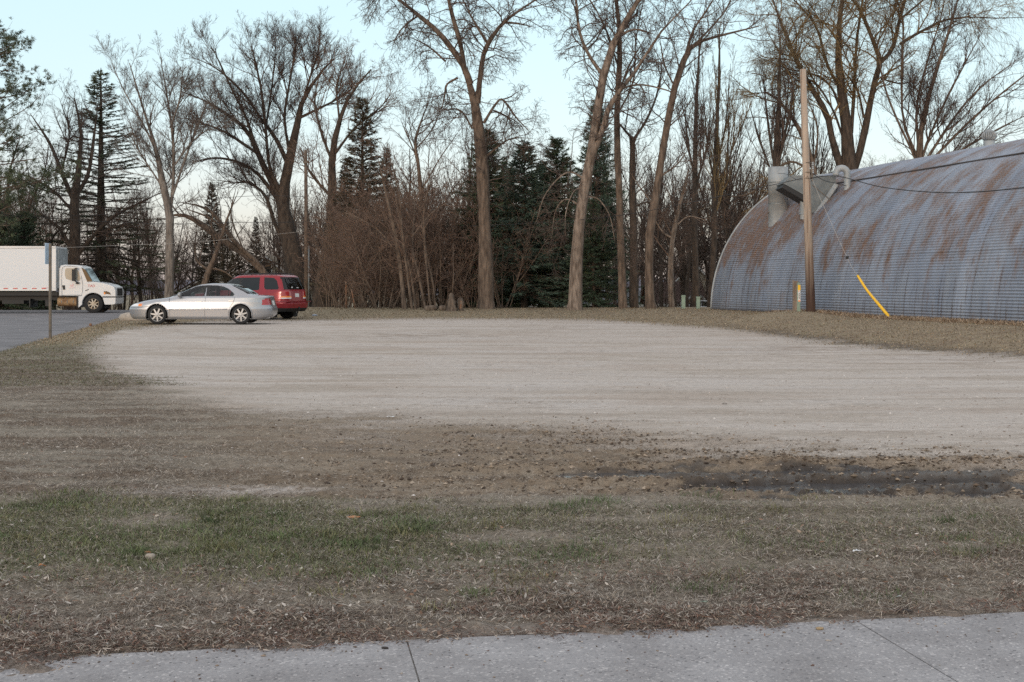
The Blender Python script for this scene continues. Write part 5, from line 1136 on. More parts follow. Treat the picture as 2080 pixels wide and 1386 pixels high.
# red estate 4x4, nose away
SUV = dict(cab=(1.4, 4.3), seats=(2.2, 3.1), priv=('rear_door_window', 'quarter_window', 'rear_window'), cat="car", L=4.75, belt=1.08, nexp=7.5, bow=.05,
 zs=np.concatenate([np.arange(.30, 1.06, .02), np.arange(1.06, 1.13, .014), np.arange(1.13, 1.66, .02), [1.67, 1.69, 1.705, 1.715, 1.722, 1.726]]),
 xf=[(.30, .10), (.5, .0), (.7, .02), (.85, .06), (.95, .16), (1.0, .45), (1.05, .95), (1.08, 1.22), (1.3, 1.62), (1.5, 1.90), (1.62, 2.08), (1.69, 2.25), (1.715, 2.45), (1.726, 2.7)],
 xr=[(.30, 4.62), (.42, 4.73), (.62, 4.75), (.66, 4.72), (.70, 4.66), (.9, 4.65), (1.08, 4.63), (1.15, 4.61), (1.4, 4.50), (1.6, 4.40), (1.66, 4.35), (1.69, 4.28), (1.715, 4.18), (1.726, 4.0)],
 hw=[(.30, .86), (.45, .905), (.62, .92), (.80, .915), (1.0, .895), (1.08, .875), (1.3, .815), (1.5, .75), (1.62, .70), (1.68, .66), (1.705, .62), (1.726, .52)],
 side=[(nm, sg, p) for sg in (-1, 1) for nm, p in (("front_window", [(1.55, 1.12), (1.80, 1.34), (2.05, 1.54), (2.35, 1.60), (2.52, 1.61), (2.50, 1.12)]), ("rear_door_window", [(2.60, 1.61), (3.42, 1.62), (3.48, 1.15), (3.40, 1.12), (2.58, 1.12)]), ("quarter_window", [(3.62, 1.62), (4.05, 1.60), (4.20, 1.50), (4.34, 1.20), (4.30, 1.15), (3.78, 1.15), (3.70, 1.22)]))],
 arches=[arch_poly(.93, .37, .43), arch_poly(3.68, .37, .43)], archtop=.85, arch_r=.43, wheels=(.93, 3.68), track=.90, R=.37, tw=.235, rim=.225, spokes=5,
 ends=[("windshield", 'f', 0, .78, 1.10, 1.62, 'glass'), ("rear_window", 'r', 0, .70, 1.15, 1.63, 'glass'), ("licence_plate", 'r', 0, .155, .86, 1.0, 'trim')],
 wrap=[("tail_light", 4.42, 4.8, .90, 1.10, 'redlens'), ("turn_signal", 4.44, 4.8, .84, .90, 'orangelens'), ("reversing_light", 4.46, 4.8, .80, .84, 'clearlens'), ("headlight", .0, .35, .78, .92, 'clearlens')],
 cladding=.44, gaps=[[(1.30, .45), (1.28, 1.0)], [(2.54, .45), (2.54, 1.08)], [(3.20, .80), (3.45, 1.0), (3.50, 1.10)], [(.05, .70), (4.74, .70)]],
 handles=((2.36, .95), (3.30, .96)), hpaint=1, mirror=(1.62, 1.10), pillars=[[(2.50, 1.12), (2.60, 1.12), (2.62, 1.62), (2.52, 1.61)]])
ang = math.radians(-24); Yv = 49.0; zc = float(ground_z(np.array([-9.0]), np.array([Yv]))[0]) + .01
# rear left corner stands at this ground point
rc = wp(580, 640, Yv); ca, sa = math.cos(ang), math.sin(ang); off = np.array([4.72 * ca + .9 * sa, 4.72 * sa - .9 * ca])
suv, sv = build_car("red_car", "dark red estate car parked behind the silver car, showing its rear and left side", SUV, M['red'], (rc[0] - off[0], Yv - off[1], zc), ang)
b = MB()
for sg in (-1, 1):
    b.tube([(2.4, sg * .60, 1.73), (2.5, sg * .60, 1.765), (4.0, sg * .60, 1.765), (4.1, sg * .60, 1.72)], .018, 6)
b.tube([(2.9, -.60, 1.775), (2.9, .60, 1.775)], .016, 6); b.tube([(3.8, -.60, 1.775), (3.8, .60, 1.775)], .016, 6); b.build("roof_rack", M['black'], suv, smooth=True, local=True)
b = MB(); b.box((4.62, .0, .80), (.06, .9, .012)); b.build("rear_trim_strip", M['chrome'], suv, local=True)
b = MB(); b.box((4.69, .0, .69), (.09, 1.7, .02)); b.build("bumper_lip", M['red'], suv, local=True)
b = MB(); b.box((4.60, 0, .42), (.3, .1, .1)); b.box((4.1, .70, .25), (.015, .3, .34)); b.box((4.1, -.70, .25), (.015, .3, .34)); b.build("mud_flap", M['black'], suv, local=True)
b = MB(); b.box((4.122, .74, .28), (.006, .06, .12)); b.build("flap_badge", M['chrome'], suv, local=True)
b = MB(); b.box((4.585, -.25, 1.235), (.01, .07, .05)); b.box((4.588, .12, 1.22), (.01, .12, .025)); b.build("window_sticker", M['paper'], suv, local=True)
# second silver-white car half hidden by the crest
car3, _ = build_car("white_car", "pale parked car glimpsed behind the green boxes", SED, M['white'], (X_at(1352, 92), 93, -.95), 0.0)

# ------------------------------------------------------------ box truck, nose towards +x
def truck():
    Y = 73.0; zg = -.075; xn = X_at(234, Y) ; t = empty("box_truck", (xn, Y, zg), "white box truck with a bonneted cab stopped on the road at the left edge", "truck", rz=math.radians(5.5))
    # local frame: x = 0 at the nose, negative backwards; y = 0 near side, +y away
    S = F / Y; lx = lambda px: (px - 247) / S; lz = lambda py: (637.5 - py) / S
    W_ = 2.35; yc = W_ / 2
    def side_shell(poly, y0, y1, bev=.10, n=3):
        pts = np.array(poly, float); c = pts.mean(0); V = []; m = len(pts); layers = [(y0, .0)] 
        layers = [(y0, -bev), (y0 + bev * .3, -bev * .35), (y0 + bev, 0), (y1 - bev, 0), (y1 - bev * .3, -bev * .35), (y1, -bev)]
        d_ = np.roll(pts, -1, 0) - np.roll(pts, 1, 0); nr = np.stack([d_[:, 1], -d_[:, 0]], 1); nr = unit(nr); 
        if ((pts + nr * .01 - c) ** 2).sum() < ((pts - c) ** 2).sum(): nr = -nr
        for yy, o in layers:
            for p, q in zip(pts, nr): r_ = p + q * o; V.append((r_[0], yy, r_[1]))
        Q = [(k * m + i, k * m + (i + 1) % m, (k + 1) * m + (i + 1) % m, (k + 1) * m + i) for k in range(len(layers) - 1) for i in range(m)] + [tuple(range(m))[::-1], tuple(range((len(layers) - 1) * m, len(layers) * m))]
        return V, Q
    wx, wr = lx(203), .52
    arch = [(wx + .61 * math.cos(a), .54 + .61 * math.sin(a)) for a in np.linspace(math.radians(185), math.radians(18), 16)]
    cab = [(lx(134), lz(603)), (lx(134), lz(548)), (lx(137), lz(541)), (lx(145), lz(539)), (lx(172), lz(540)), (lx(181), lz(543)), (lx(186), lz(549)), (lx(200), lz(574)), (lx(180), lz(603))]
    V, Q = side_shell(cab, .12, W_ - .12); obj("cab", V, Q, M['white'], t, True, True).data.polygons.foreach_set("use_smooth", [False] * len(Q))
    hoodp = [(wx - .82, lz(626)), (wx - .82, lz(603)), (lx(180), lz(603)), (lx(187), lz(575)), (lx(205), lz(574)), (lx(220), lz(576)), (lx(236), lz(580)), (lx(245), lz(585)), (lx(247.5), lz(592)), (lx(247.5), lz(604)), (lx(222), lz(604))] + arch[::-1][1:] 
    V, Q = side_shell(hoodp, .05, W_ - .05, .03); obj("bonnet", V, Q, M['white'], t, False, True)
    b = MB(); b.prism([(lx(222), lz(606)), (lx(247.5), lz(606)), (lx(247), lz(618)), (lx(242), lz(620)), (lx(226), lz(620))], 1, .04, W_ - .04); b.build("bumper", M['white'], t, local=True)
    b = MB(); b.box((lx(234), .02 + W_ / 2, lz(605)), (lx(248) - lx(221), W_ - .06, .035)); b.build("bumper_gap", M['black'], t, local=True)
    b = MB(); b.box((lx(247.5) + .012, yc, (lz(587) + lz(602)) / 2), (.03, 1.3, lz(587) - lz(602))); b.build("grille", M['black'], t, local=True)
    # glass
    wnd = [(lx(147), lz(549)), (lx(150), lz(546)), (lx(168), lz(546)), (lx(174), lz(553)), (lx(177.5), lz(567)), (lx(176), lz(571.5)), (lx(160), lz(571)), (lx(149), lz(568)), (lx(146.5), lz(560))]
    b = MB(); b.prism(wnd, 1, .112, .14); 
    go = b.build("door_window", mat("cab_glass_warm", (.36, .34, .29), .15, spec=.5, coat=.3), t, local=True)
    b = MB(); ws = [(lx(179), lz(544.5)), (lx(187), lz(549.5)), (lx(201), lz(573)), (lx(191), lz(574))]; b.prism(ws, 1, .104, .13); b.build("windshield_side", M['glass'], t, local=True)
    a, c = np.array([lx(184.5), lz(547)]), np.array([lx(199), lz(573)]); n = unit(np.array([-(c - a)[1], (c - a)[0]])); n = n if n[0] > 0 else -n
    b = MB(); b.add([(*(a + n * .035)[:1], .28, (a + n * .035)[1]), (*(c + n * .035)[:1], .28, (c + n * .035)[1]), (*(c + n * .035)[:1], W_ - .28, (c + n * .035)[1]), (*(a + n * .035)[:1], W_ - .28, (a + n * .035)[1])], [(0, 1, 2, 3)]); b.build("windshield", M['glass'], t, local=True)
    # door outline, handle, lettering
    b = MB(); dl = [(lx(141), lz(602)), (lx(140.5), lz(560)), (lx(145), lz(543)), (lx(172), lz(543.5))]; b.tube([(x, .112, z) for x, z in catmull([(x, 0, z) for x, z in dl], 14)[:, [0, 2]]], .010, 4)
    b.tube([(lx(181), .112, lz(603)), (lx(182), .112, lz(580)), (lx(179), .112, lz(562))], .010, 4); b.tube([(lx(141), .112, lz(602)), (lx(181), .112, lz(603))], .010, 4); b.build("door_gap", M['galv_dark'], t, local=True)
    b = MB(); b.prism([(lx(141.5), lz(581)), (lx(146.5), lz(581)), (lx(147), lz(589.5)), (lx(143.5), lz(590))], 1, .08, .13); b.build("door_handle", M['black'], t, local=True)
    def text(s, px, py, size, mt, y=.10):
        cu = bpy.data.curves.new("lettering", 'FONT'); cu.body = s; cu.size = size; cu.extrude = .004; o_ = bpy.data.objects.new("tmp", cu); SC.collection.objects.link(o_)
        me = bpy.data.meshes.new_from_object(o_.evaluated_get(bpy.context.evaluated_depsgraph_get())); bpy.data.objects.remove(o_)
        me.materials.clear(); me.materials.append(mt); k = bpy.data.objects.new("lettering", me); SC.collection.objects.link(k); k.parent = t; k.location = (lx(px), y, lz(py)); k.rotation_euler = (math.pi / 2, 0, 0); return k
    text("TAD", 192.5, 584.5, .20, M['fleetred'], .045)
    b = MB(); b.box((lx(160.5), .115, lz(582.5)), (.16, .01, .05)); b.box((lx(162.5), .115, lz(579.5)), (.05, .01, .10)); b.box((lx(160.5), .115, lz(586)), (.32, .01, .025)); b.box((lx(158), .115, lz(580.5)), (.09, .01, .03)); b.build("door_logo", M['palered'], t, local=True)
    # lamps
    b = MB(); b.prism([(lx(224), lz(593)), (lx(230), lz(593)), (lx(236), lz(595.5)), (lx(238), lz(600)), (lx(234), lz(599)), (lx(225), lz(598))], 1, .03, .10); b.build("headlight", M['glass'], t, local=True)
    b = MB(); b.prism([(lx(224), lz(595.5)), (lx(227), lz(595.5)), (lx(227), lz(599.5)), (lx(224.5), lz(599))], 1, .02, .10); b.build("turn_signal", M['orangelens'], t, local=True)
    b = MB(); b.prism([(lx(187), lz(591)), (lx(195), lz(588.5)), (lx(194), lz(590)), (lx(188), lz(592.5))], 1, .035, .10); b.build("side_vent", M['black'], t, local=True)
    # mirror and arm
    b = MB(); b.box((lx(166), -.12, (lz(548) + lz(573)) / 2), (.17, .16, lz(548) - lz(572))); b.box((lx(170), -.06, lz(547)), (.10, .2, .08)); b.tube([(lx(171), .1, lz(546)), (lx(166), -.1, lz(549))], .02, 6); b.tube([(lx(172), .1, lz(575)), (lx(166), -.1, lz(571))], .025, 6); b.box((lx(172), .06, lz(576.5)), (.16, .12, .10)); b.build("mirror", M['black'], t, local=True)
    # wheels
    def tw(x, y, sd): 
        w_ = wheel(t, x, y, .53, .28, .30, 8, sd, M['cream']); return w_
    tw(wx, .22, -1); tw(wx, W_ - .22, 1)
    for xx in (lx(-40), lx(-40)): pass
    tw(lx(-60), .24, -1); tw(lx(-60), W_ - .24, 1)
    # chassis, tank, steps
    b = MB(); b.box(((lx(-110) + lx(215)) / 2, yc, lz(607)), (lx(215) - lx(-110), .9, .26)); b.box(((lx(-100) + lx(131)) / 2, yc, lz(598)), (lx(131) - lx(-100), W_ - .5, .22)); b.box((lx(113), .4, lz(617)), (.3, .5, .35)); b.box((lx(75), yc, lz(617)), (.06, 1.6, .5)); b.box((lx(40), yc, lz(615)), (1.2, 1.2, .2)); b.box((wx, yc, .65), (1.1, 1.3, .8)); b.build("chassis", M['black'], t, local=True)
    b = MB(); n = 12; x0, x1 = lx(131.5), lx(169); cz, cy, r = (lz(605) + lz(624)) / 2, .40, .27
    b.lathe([(0, x0), (.27, x0), (.27, x1), (0, x1)], (0, cy, cz), 'x', 18); V = b.V[0]; V[:, 1] = cy + np.sign(V[:, 1] - cy) * np.minimum(np.abs(V[:, 1] - cy) * 1.15, .27); b.build("fuel_tank", M['rusttank'], t, local=True)
    b = MB()
    for px in (140, 151, 163): b.lathe([(.285, -.015), (.285, .015)], (lx(px), cy, cz), 'x', 18)
    b.build("tank_strap", M['galv_dark'], t, local=True)
    b = MB(); b.box((lx(172.5), .35, lz(614)), (.16, .4, .62)); b.build("battery_box", M['black'], t, local=True)
    # cargo box
    x0, x1 = lx(-120), lx(130.5); z0, z1 = lz(592), lz(502); b = MB(); b.box(((x0 + x1) / 2, yc, (z0 + z1) / 2), (x1 - x0, W_ + .1, z1 - z0)); bx = b.build("cargo_box", M['white_box'], t, local=True)
    b = MB(); yb = yc - (W_ + .1) / 2
    b.box(((x0 + x1) / 2, yb - .008, z1 - .06), (x1 - x0, .03, .12)); b.box(((x0 + x1) / 2, yb - .008, z0 + .05), (x1 - x0, .03, .10)); b.box((x1 - .10, yb - .007, (z0 + z1) / 2), (.20, .032, z1 - z0 - .3)); 

    b.build("rail", M['white'], bx, local=True)
    b = MB(); b.box((x1 + .05, yc, (z0 + z1) / 2 + .02), (.10, W_ - .25, z1 - z0 - .25)); b.build("front_panel", M['galv'], bx, local=True)
    b = MB(); k = x0 + .1
    while k < x1 - .2: b.box((k, yb - .026, z0 + .13), (.24, .008, .05)); k += .52
    b.build("reflective_strip", M['fleetred'], bx, local=True)
    b = MB(); b.box((lx(110), yb - .026, lz(586)), (.30, .006, .03)); b.build("small_lettering", M['palered'], bx, local=True)
truck()
# ------------------------------------------------------------ poles, wires, markers
def gz(x, y): return float(surf_z(np.array([float(x)]), np.array([float(y)]))[0][0])
def pole_mat():
    m = mat("weathered_pole_wood", (.27, .215, .17), .9, col2=(.42, .34, .275), scale=7, stretch=(1, 1, .06), bump=.012)
    N = m.node_tree; L = N.links; b = N.nodes["Principled BSDF"]; src = b.inputs["Base Color"].links[0].from_socket
    tc = N.nodes.new("ShaderNodeTexCoord"); sp = N.nodes.new("ShaderNodeSeparateXYZ"); L.new(tc.outputs["Object"], sp.inputs[0])
    ns = N.nodes.new("ShaderNodeTexNoise"); mp = N.nodes.new("ShaderNodeMapping"); mp.inputs["Scale"].default_value = (9, 9, .5); L.new(tc.outputs["Object"], mp.inputs[0]); L.new(mp.outputs[0], ns.inputs["Vector"]); ns.inputs["Scale"].default_value = 1.6
    ad = N.nodes.new("ShaderNodeMath"); ad.operation = 'MULTIPLY_ADD'; ad.inputs[1].default_value = -3.2; L.new(ns.outputs[0], ad.inputs[0]); L.new(sp.outputs[2], ad.inputs[2])
    mr = N.nodes.new("ShaderNodeMapRange"); mr.inputs[1].default_value = -.9; mr.inputs[2].default_value = .9; mr.inputs[3].default_value = 1; mr.inputs[4].default_value = 0; L.new(ad.outputs[0], mr.inputs[0])
    mx = N.nodes.new("ShaderNodeMix"); mx.data_type = 'RGBA'; L.new(mr.outputs[0], mx.inputs[0]); L.new(src, mx.inputs[6]); mx.inputs[7].default_value = (.06, .032, .022, 1)
    # long drying cracks
    n2 = N.nodes.new("ShaderNodeTexNoise"); mp2 = N.nodes.new("ShaderNodeMapping"); mp2.inputs["Scale"].default_value = (14, 14, .22); L.new(tc.outputs["Object"], mp2.inputs[0]); L.new(mp2.outputs[0], n2.inputs["Vector"]); n2.inputs["Scale"].default_value = 2.2
    m3 = N.nodes.new("ShaderNodeMapRange"); m3.inputs[1].default_value = .58; m3.inputs[2].default_value = .64; L.new(n2.outputs[0], m3.inputs[0])
    m4 = N.nodes.new("ShaderNodeMix"); m4.data_type = 'RGBA'; L.new(m3.outputs[0], m4.inputs[0]); L.new(mx.outputs[2], m4.inputs[6]); m4.inputs[7].default_value = (.14, .075, .045, 1)
    L.new(m4.outputs[2], b.inputs["Base Color"]); return m
def utility_pole():
    Y = 44.0; a = wp(1648, 640, Y); a[2] = gz(a[0], Y); c = wp(1631, 141, Y); t = empty("utility_pole", tuple(a), "tall weathered wooden pole in front of the metal building, dark stained at its foot", "utility pole")
    n = 30; tt = np.linspace(0, 1, n)[:, None]; P = (a - [0, 0, .4]) * (1 - tt) + c * tt; r = np.interp(tt[:, 0], [0, .06, .3, 1], [.172, .158, .142, .105])
    b = MB(); b.tube(P, r, 20); b.build("shaft", pole_mat(), t, smooth=True)
    b = MB(); p = wp(1640, 330, Y)
    for dz in (-.35, -.55, -.02): b.lathe([(.145, p[2] + dz - .015), (.15, p[2] + dz), (.145, p[2] + dz + .015)], (p[0], Y, 0), seg=16)
    b.box((p[0] + .14, Y - .05, p[2] - .4), (.07, .07, .34)); b.box((p[0] + .15, Y - .08, p[2] - .60), (.05, .05, .12))
    b.build("cable_bracket", M['steel'], t)
    b = MB(); 
    for k in range(3): b.lathe([(.02, 0), (.045, .01), (.045, .06), (.02, .07), (.04, .08), (.04, .12), (.0, .13)], (p[0] + .17, Y - .05, p[2] - .3 + .14 * k - .1), seg=10)
    b.build("insulator", M['galv'], t, smooth=True)
    return t
utility_pole()
def wire(name, pts, r, mt, label, cat="cable", group=None):
    C = catmull(pts, max(10, len(pts) * 8)); t = tag(MBtube(name, C, r, mt), label, cat, group); return t
def MBtube(name, C, r, mt):
    o = bpy.data.objects.new(name, None); b = MB(); b.tube(C, r, 6); bpy.data.objects.remove(o); return b.build(name, mt, None, smooth=True)
wire("overhead_cable", [wp(1645, 362, 44), wp(1700, 358, 42), wp(1790, 380, 38), wp(1900, 391, 34), wp(2000, 389, 31), wp(2140, 375, 28)], .014, M['cable'], "black overhead cable sagging from the wooden pole across the metal roof to the right edge")
wire("overhead_cable", [wp(1640, 360, 44), wp(1560, 378, 46), wp(1400, 412, 50), wp(1250, 439, 55), wp(1060, 455, 62), wp(800, 462, 68), wp(624, 452, 74)], .012, M['cable'], "thin dark cable running from the wooden pole left through the trees")
wire("service_wire", [wp(1650, 352, 43.8), wp(1672, 366, 45.5), wp(1695, 372, 47), wp(1720, 378, 48.6)], .013, M['cable'], "short black wire from the wooden pole down to the metal roof ridge", "wire")
wire("service_wire", [wp(1641, 358, 43.8), wp(1622, 366, 45), wp(1597, 354, 49), wp(1580, 352, 52)], .009, M['cable'], "looping thin wire from the wooden pole to the round metal chimney", "wire")
# guy wire and its guard
gb = wp(1808, 645, 40.2); gb[2] = gz(gb[0], 40.2) + .02
wire("guy_wire", [wp(1647, 358, 43.95), wp(1678, 430, 43.2), wp(1721, 524, 42.2), wp(1742, 560, 41.5), (gb[0] - .03, gb[1] + .03, gb[2] + .05)], .007, M['whitewire'], "thin bright guy wire slanting from the pole down to the yellow guard", "wire")
def guard():
    t = empty("guy_wire_guard", tuple(gb), "bright yellow plastic guard leaning on the guy wire by the metal wall", "guy guard"); C = catmull([gb, wp(1782, 615, 40.7), wp(1760, 588, 41.1), wp(1742, 560, 41.5)], 14)
    b = MB(); b.tube(C, np.interp(np.linspace(0, 1, 14), [0, 1], [.052, .038]), 10); b.build("sleeve", M['yellow'], t, smooth=True)
    b = MB(); p = C[2]
    for k in (2, 3, 4): b.tube([C[k] + [.03, -.045, 0], C[k] + [.06, -.045, .07]], .008, 4)
    b.tube([gb - [0, 0, .3], gb + [-.01, 0, .08]], .03, 6); b.build("anchor_rod", M['steel'], t)
guard()
b = MB(); b.lathe([(0, 0), (.05, .02), (.05, .1), (0, .12)], tuple(wp(1721, 527, 42.2)), seg=8); tag(b.build("strain_insulator", M['cable'], None, smooth=True), "small dark strain insulator on the guy wire above the yellow guard", "insulator")
# timber stub and gas marker beside the pole
def marker():
    Y = 44.4; a = wp(1615, 622, Y); z = gz(a[0], Y); top = wp(1615, 570, Y)[2]
    t = empty("wooden_post", (a[0], Y, z), "short split grey timber post between the marker and the metal wall", "post")
    b = MB(); b.box((a[0], Y, (z + top) / 2 - .15), (.15, .14, top - z + .3)); b.V[0][4:, 2] += np.array([-.05, .0, -.03, .02]); b.build("post", M['wood_old'], t)
    b = MB(); b.box((a[0] + .09, Y - .02, (z + top) / 2 - .10), (.035, .12, top - z + .1)); b.build("split_board", M['wood_old'], t)
    Y = 43.9; a = wp(1622.5, 627, Y); z = gz(a[0], Y); top = wp(1622, 574, Y)[2]; h = top - z; w_ = .105
    t = empty("utility_marker", (a[0], Y, z), "slim white marker post with a yellow top label and orange bands beside the pole", "marker post")
    b = MB(); b.prism([(a[0] - w_ / 2, z - .2), (a[0] + w_ / 2, z - .2), (a[0] + w_ / 2, z + h * .97), (a[0] + w_ * .2, top), (a[0] - w_ * .2, top), (a[0] - w_ / 2, z + h * .97)], 1, Y, Y + .04); b.build("post", M['greenbox'], t)
    b = MB(); b.box((a[0] + .012, Y - .004, z + h * .56), (w_ * .8, .006, h * .46)); b.build("white_label", M['trim'], t)
    b = MB(); b.box((a[0] + .012, Y - .007, z + h * .82), (w_ * .86, .008, h * .18)); b.build("yellow_label", M['yellow'], t)
    b = MB(); b.box((a[0] + .012, Y - .009, z + h * .36), (w_ * .7, .006, h * .04)); b.box((a[0] + .0, Y - .009, z + h * .695), (w_ * .25, .006, h * .03)); b.build("orange_band", M['orangelens'], t)
    b = MB()
    for k in range(6): b.box((a[0] + .012, Y - .009, z + h * (.44 + .035 * k)), (w_ * (.3 if k % 2 else .22), .006, h * .022))
    b.build("lettering", M['cable'], t)
marker()
for px, tp, lb in ((1388, 600, "pale green steel pedestal box, left one of the pair by the building's end"), (1418, 603, "pale green steel pedestal box, right one of the pair by the building's end")):
    Y = 57.0; a = wp(px, 628, Y); z = gz(a[0], Y); top = wp(px, tp, Y)[2]; t = empty("utility_pedestal", (a[0], Y, z), lb, "utility box", "pale green pedestals")
    b = MB(); b.box((a[0], Y, (z + top) / 2 - .1), (.155, .15, top - z + .12)); b.build("body", M['greenbox'], t)
    b = MB(); b.box((a[0], Y, top - .03), (.175, .17, .07)); b.build("cap", M['greenbox'], t)
# thin utility pole behind the red car
def pole2():
    Y = 74; a = wp(623, 625, Y); z = gz(a[0], Y); c = wp(621, 305, Y); t = empty("utility_pole", (a[0], Y, z), "thin grey utility pole behind the red car with wires running left", "utility pole")
    b = MB(); b.tube([(a[0], Y, z - .3), tuple(c)], [.14, .09], 12); b.build("shaft", M['bark'], t, smooth=True)
    b = MB(); q = wp(627, 560, Y - .2); b.tube([(q[0], Y - .16, z), (q[0], Y - .16, wp(627, 500, Y)[2])], .045, 8); b.build("conduit", M['galv_dark'], t, smooth=True)
    b = MB(); q = wp(622, 330, Y); b.box((q[0], Y - .12, q[2]), (.30, .1, .14)); b.build("bracket", M['steel'], t)
pole2()
GW = "wires over the street on the left"
wire("overhead_wire", [wp(622, 452, 74), wp(480, 452, 76), wp(340, 455, 79), wp(150, 447, 82), wp(-60, 430, 86)], .016, M['cable'], "upper dark wire crossing left from the thin utility pole over the truck", "wire", GW)
wire("overhead_wire", [wp(622, 400, 74), wp(520, 398, 76), wp(380, 410, 79), wp(200, 437, 82), wp(-60, 440, 86)], .012, M['cable'], "faint sagging wire left of the thin utility pole, highest of the three", "wire", GW)
wire("overhead_wire", [wp(622, 470, 74), wp(400, 492, 72), wp(260, 498, 70), wp(130, 503, 68), wp(-60, 505, 66)], .009, M['whitewire'], "pale bright wire passing just above the truck's white box", "wire", GW)
# street sign seen nearly edge-on
def sign():
    Y = 36.6; a = wp(102, 690, Y); z = gz(a[0], Y); top = wp(102, 495, Y)[2]; t = empty("street_sign", (a[0], Y, z), "brown steel signpost at the road edge, its pale sign seen almost edge-on", "street sign")
    x = a[0]; b = MB(); b.prism([(x - .037, Y - .02), (x - .037, Y + .02), (x - .028, Y + .02), (x - .02, Y - .005), (x + .02, Y - .005), (x + .028, Y + .02), (x + .037, Y + .02), (x + .037, Y - .02), (x + .015, Y - .035), (x - .015, Y - .035)], 2, z - .3, top); b.build("post", M['steel'], t)
    w_ = .46; ang = math.radians(70); zc = (wp(0, 495, Y)[2] + wp(0, 536, Y)[2]) / 2; b = MB(); b.box((x - .095, Y + .10, zc), (w_, .006, .60), rz=ang + math.radians(18)); b.build("sign_panel", M['signface'], t)
    b = MB(); b.box((x - .05, Y + .045, zc + .15), (.02, .1, .02)); b.box((x - .05, Y + .045, zc - .15), (.02, .1, .02)); b.build("bolt", M['galv'], t)
sign()
# blocky things
def rock(name, p, size, mt, label, cat, seed, group=None, sink=.25):
    rng = np.random.default_rng(seed); n, m = 10, 7; V = []
    for j in range(m):
        ph = math.pi * j / (m - 1)
        for i in range(n):
            a = 2 * math.pi * i / n; d = 1 + .18 * math.sin(a * 2 + seed) + rng.normal() * .06
            sp_ = lambda v: math.copysign(abs(v) ** .7, v)
            V.append((size[0] / 2 * sp_(math.sin(ph)) * sp_(math.cos(a)) * d, size[1] / 2 * sp_(math.sin(ph)) * sp_(math.sin(a)) * d, size[2] / 2 * sp_(math.cos(ph)) * (1 + rng.normal() * .03)))
    Q = [(j * n + i, (j + 1) * n + i, (j + 1) * n + (i + 1) % n, j * n + (i + 1) % n) for j in range(m - 1) for i in range(n)]
    V = np.array(V); z = p[2] if len(p) > 2 else gz(p[0], p[1])
    V = V + np.array([p[0], p[1], z + size[2] * (.5 - sink)]); return tag(obj(name, V, Q, mt), label, cat, group)
def on(px, py, Y=None):
    """ground point seen at this pixel on the terrain"""
    Y = Y or 30.0
    for _ in range(25): Y = F * (H - float(ground_z(np.array([X_at(px, Y)]), np.array([Y]))[0])) / (py - HZ)
    return X_at(px, Y), Y
x, y = on(268, 652); rock("boulder", (x, y + .3), (1.15, .55, .42), M['stone'], "pale stone block in the grass under the silver car's nose", "stone", 3)
x, y = on(184, 663); rock("rusty_lump", (x, y), (.13, .10, .16), M['stump_orange'], "small reddish brown lump on the grass verge beside the road", "debris", 5)
x, y = on(639, 644); rock("blue_scrap", (x, y), (.20, .15, .09), M['bluescrap'], "small pale blue scrap in the grass right of the red car", "litter", 6)
x, y = 3.57 * 0 + X_at(1665, 5.55), 5.55; rock("tan_stone", (x, y, .014), (.030, .02, .012), M['tanstone'], "small tan stone lying on the concrete pavement", "stone", 8, sink=0)
rock("rubber_scrap", (X_at(1836, 5.83), 5.83, .012), (.075, .04, .02), M['darkrag'], "flat dark scrap at the pavement edge on the right", "litter", 9, sink=0)
rock("dark_scrap", (X_at(782, 5.26), 5.26, .014), (.032, .014, .008), M['darkrag'], "thin black sliver on the pavement near the cracked joint", "litter", 10, sink=0)
rock("pale_stone", (X_at(75, 5.0), 5.0, .014), (.034, .026, .016), M['stone'], "pale pebble on the pavement at the lower left", "stone", 12, sink=0)
def scrap(px, py, w_, mt, label, name="paper_scrap", cat="litter", seed=1):
    x, y = on(px, py, 8.0); rng = np.random.default_rng(seed); n = 9; z = gz(x, y) + .012; V = [(x, y, z + .008)]
    for i in range(n): a = 2 * math.pi * i / n; r = w_ / 2 * rng.uniform(.6, 1.1); V.append((x + r * math.cos(a), y + r * .7 * math.sin(a), z + rng.uniform(-.004, .012)))
    V += [(v[0], v[1], v[2] - .002) for v in V]; m_ = n + 1; Q = [(0, i + 1, (i + 1) % n + 1) for i in range(n)] + [(m_, m_ + (i + 1) % n + 1, m_ + i + 1) for i in range(n)] + [(i + 1, m_ + i + 1, m_ + (i + 1) % n + 1, (i + 1) % n + 1) for i in range(n)]
    tag(obj(name, V, Q, mt, smooth=False), label, cat)
scrap(1740, 1126, .055, M['paper'], "white paper scrap in the thin grass at the lower right", seed=2)
scrap(1826, 1224, .035, M['paper'], "small white scrap near the right end of the pavement edge", seed=3)
scrap(1430, 1231, .035, M['greenbox'], "greyish green leaf in the dead litter by the pavement", "fallen_leaf", "leaf", 4)
scrap(793, 848, .10, M['paper'], "white scrap at the near edge of the gravel", seed=5)
scrap(1472, 822, .08, M['darkrag'], "small dark clod on the gravel right of centre", "dark_clod", "debris", 6)
scrap(718, 1055, .10, M['leaf'], "curled brown leaf at the upper edge of the grass", "fallen_leaf", "leaf", 7)
scrap(1357, 937, .09, M['leaf'], "orange leaf on the mud left of the wet ruts", "fallen_leaf", "leaf", 8)
scrap(298, 1124, .05, M['leaf'], "brown leaf beside a pale stone in the green grass", "fallen_leaf", "leaf", 9)
scrap(86, 1154, .04, M['leaf'], "orange brown leaf in the grass near the left edge", "fallen_leaf", "leaf", 10)
scrap(451, 684, .16, M['paper'], "tiny white scrap on the gravel in front of the silver car", seed=11)
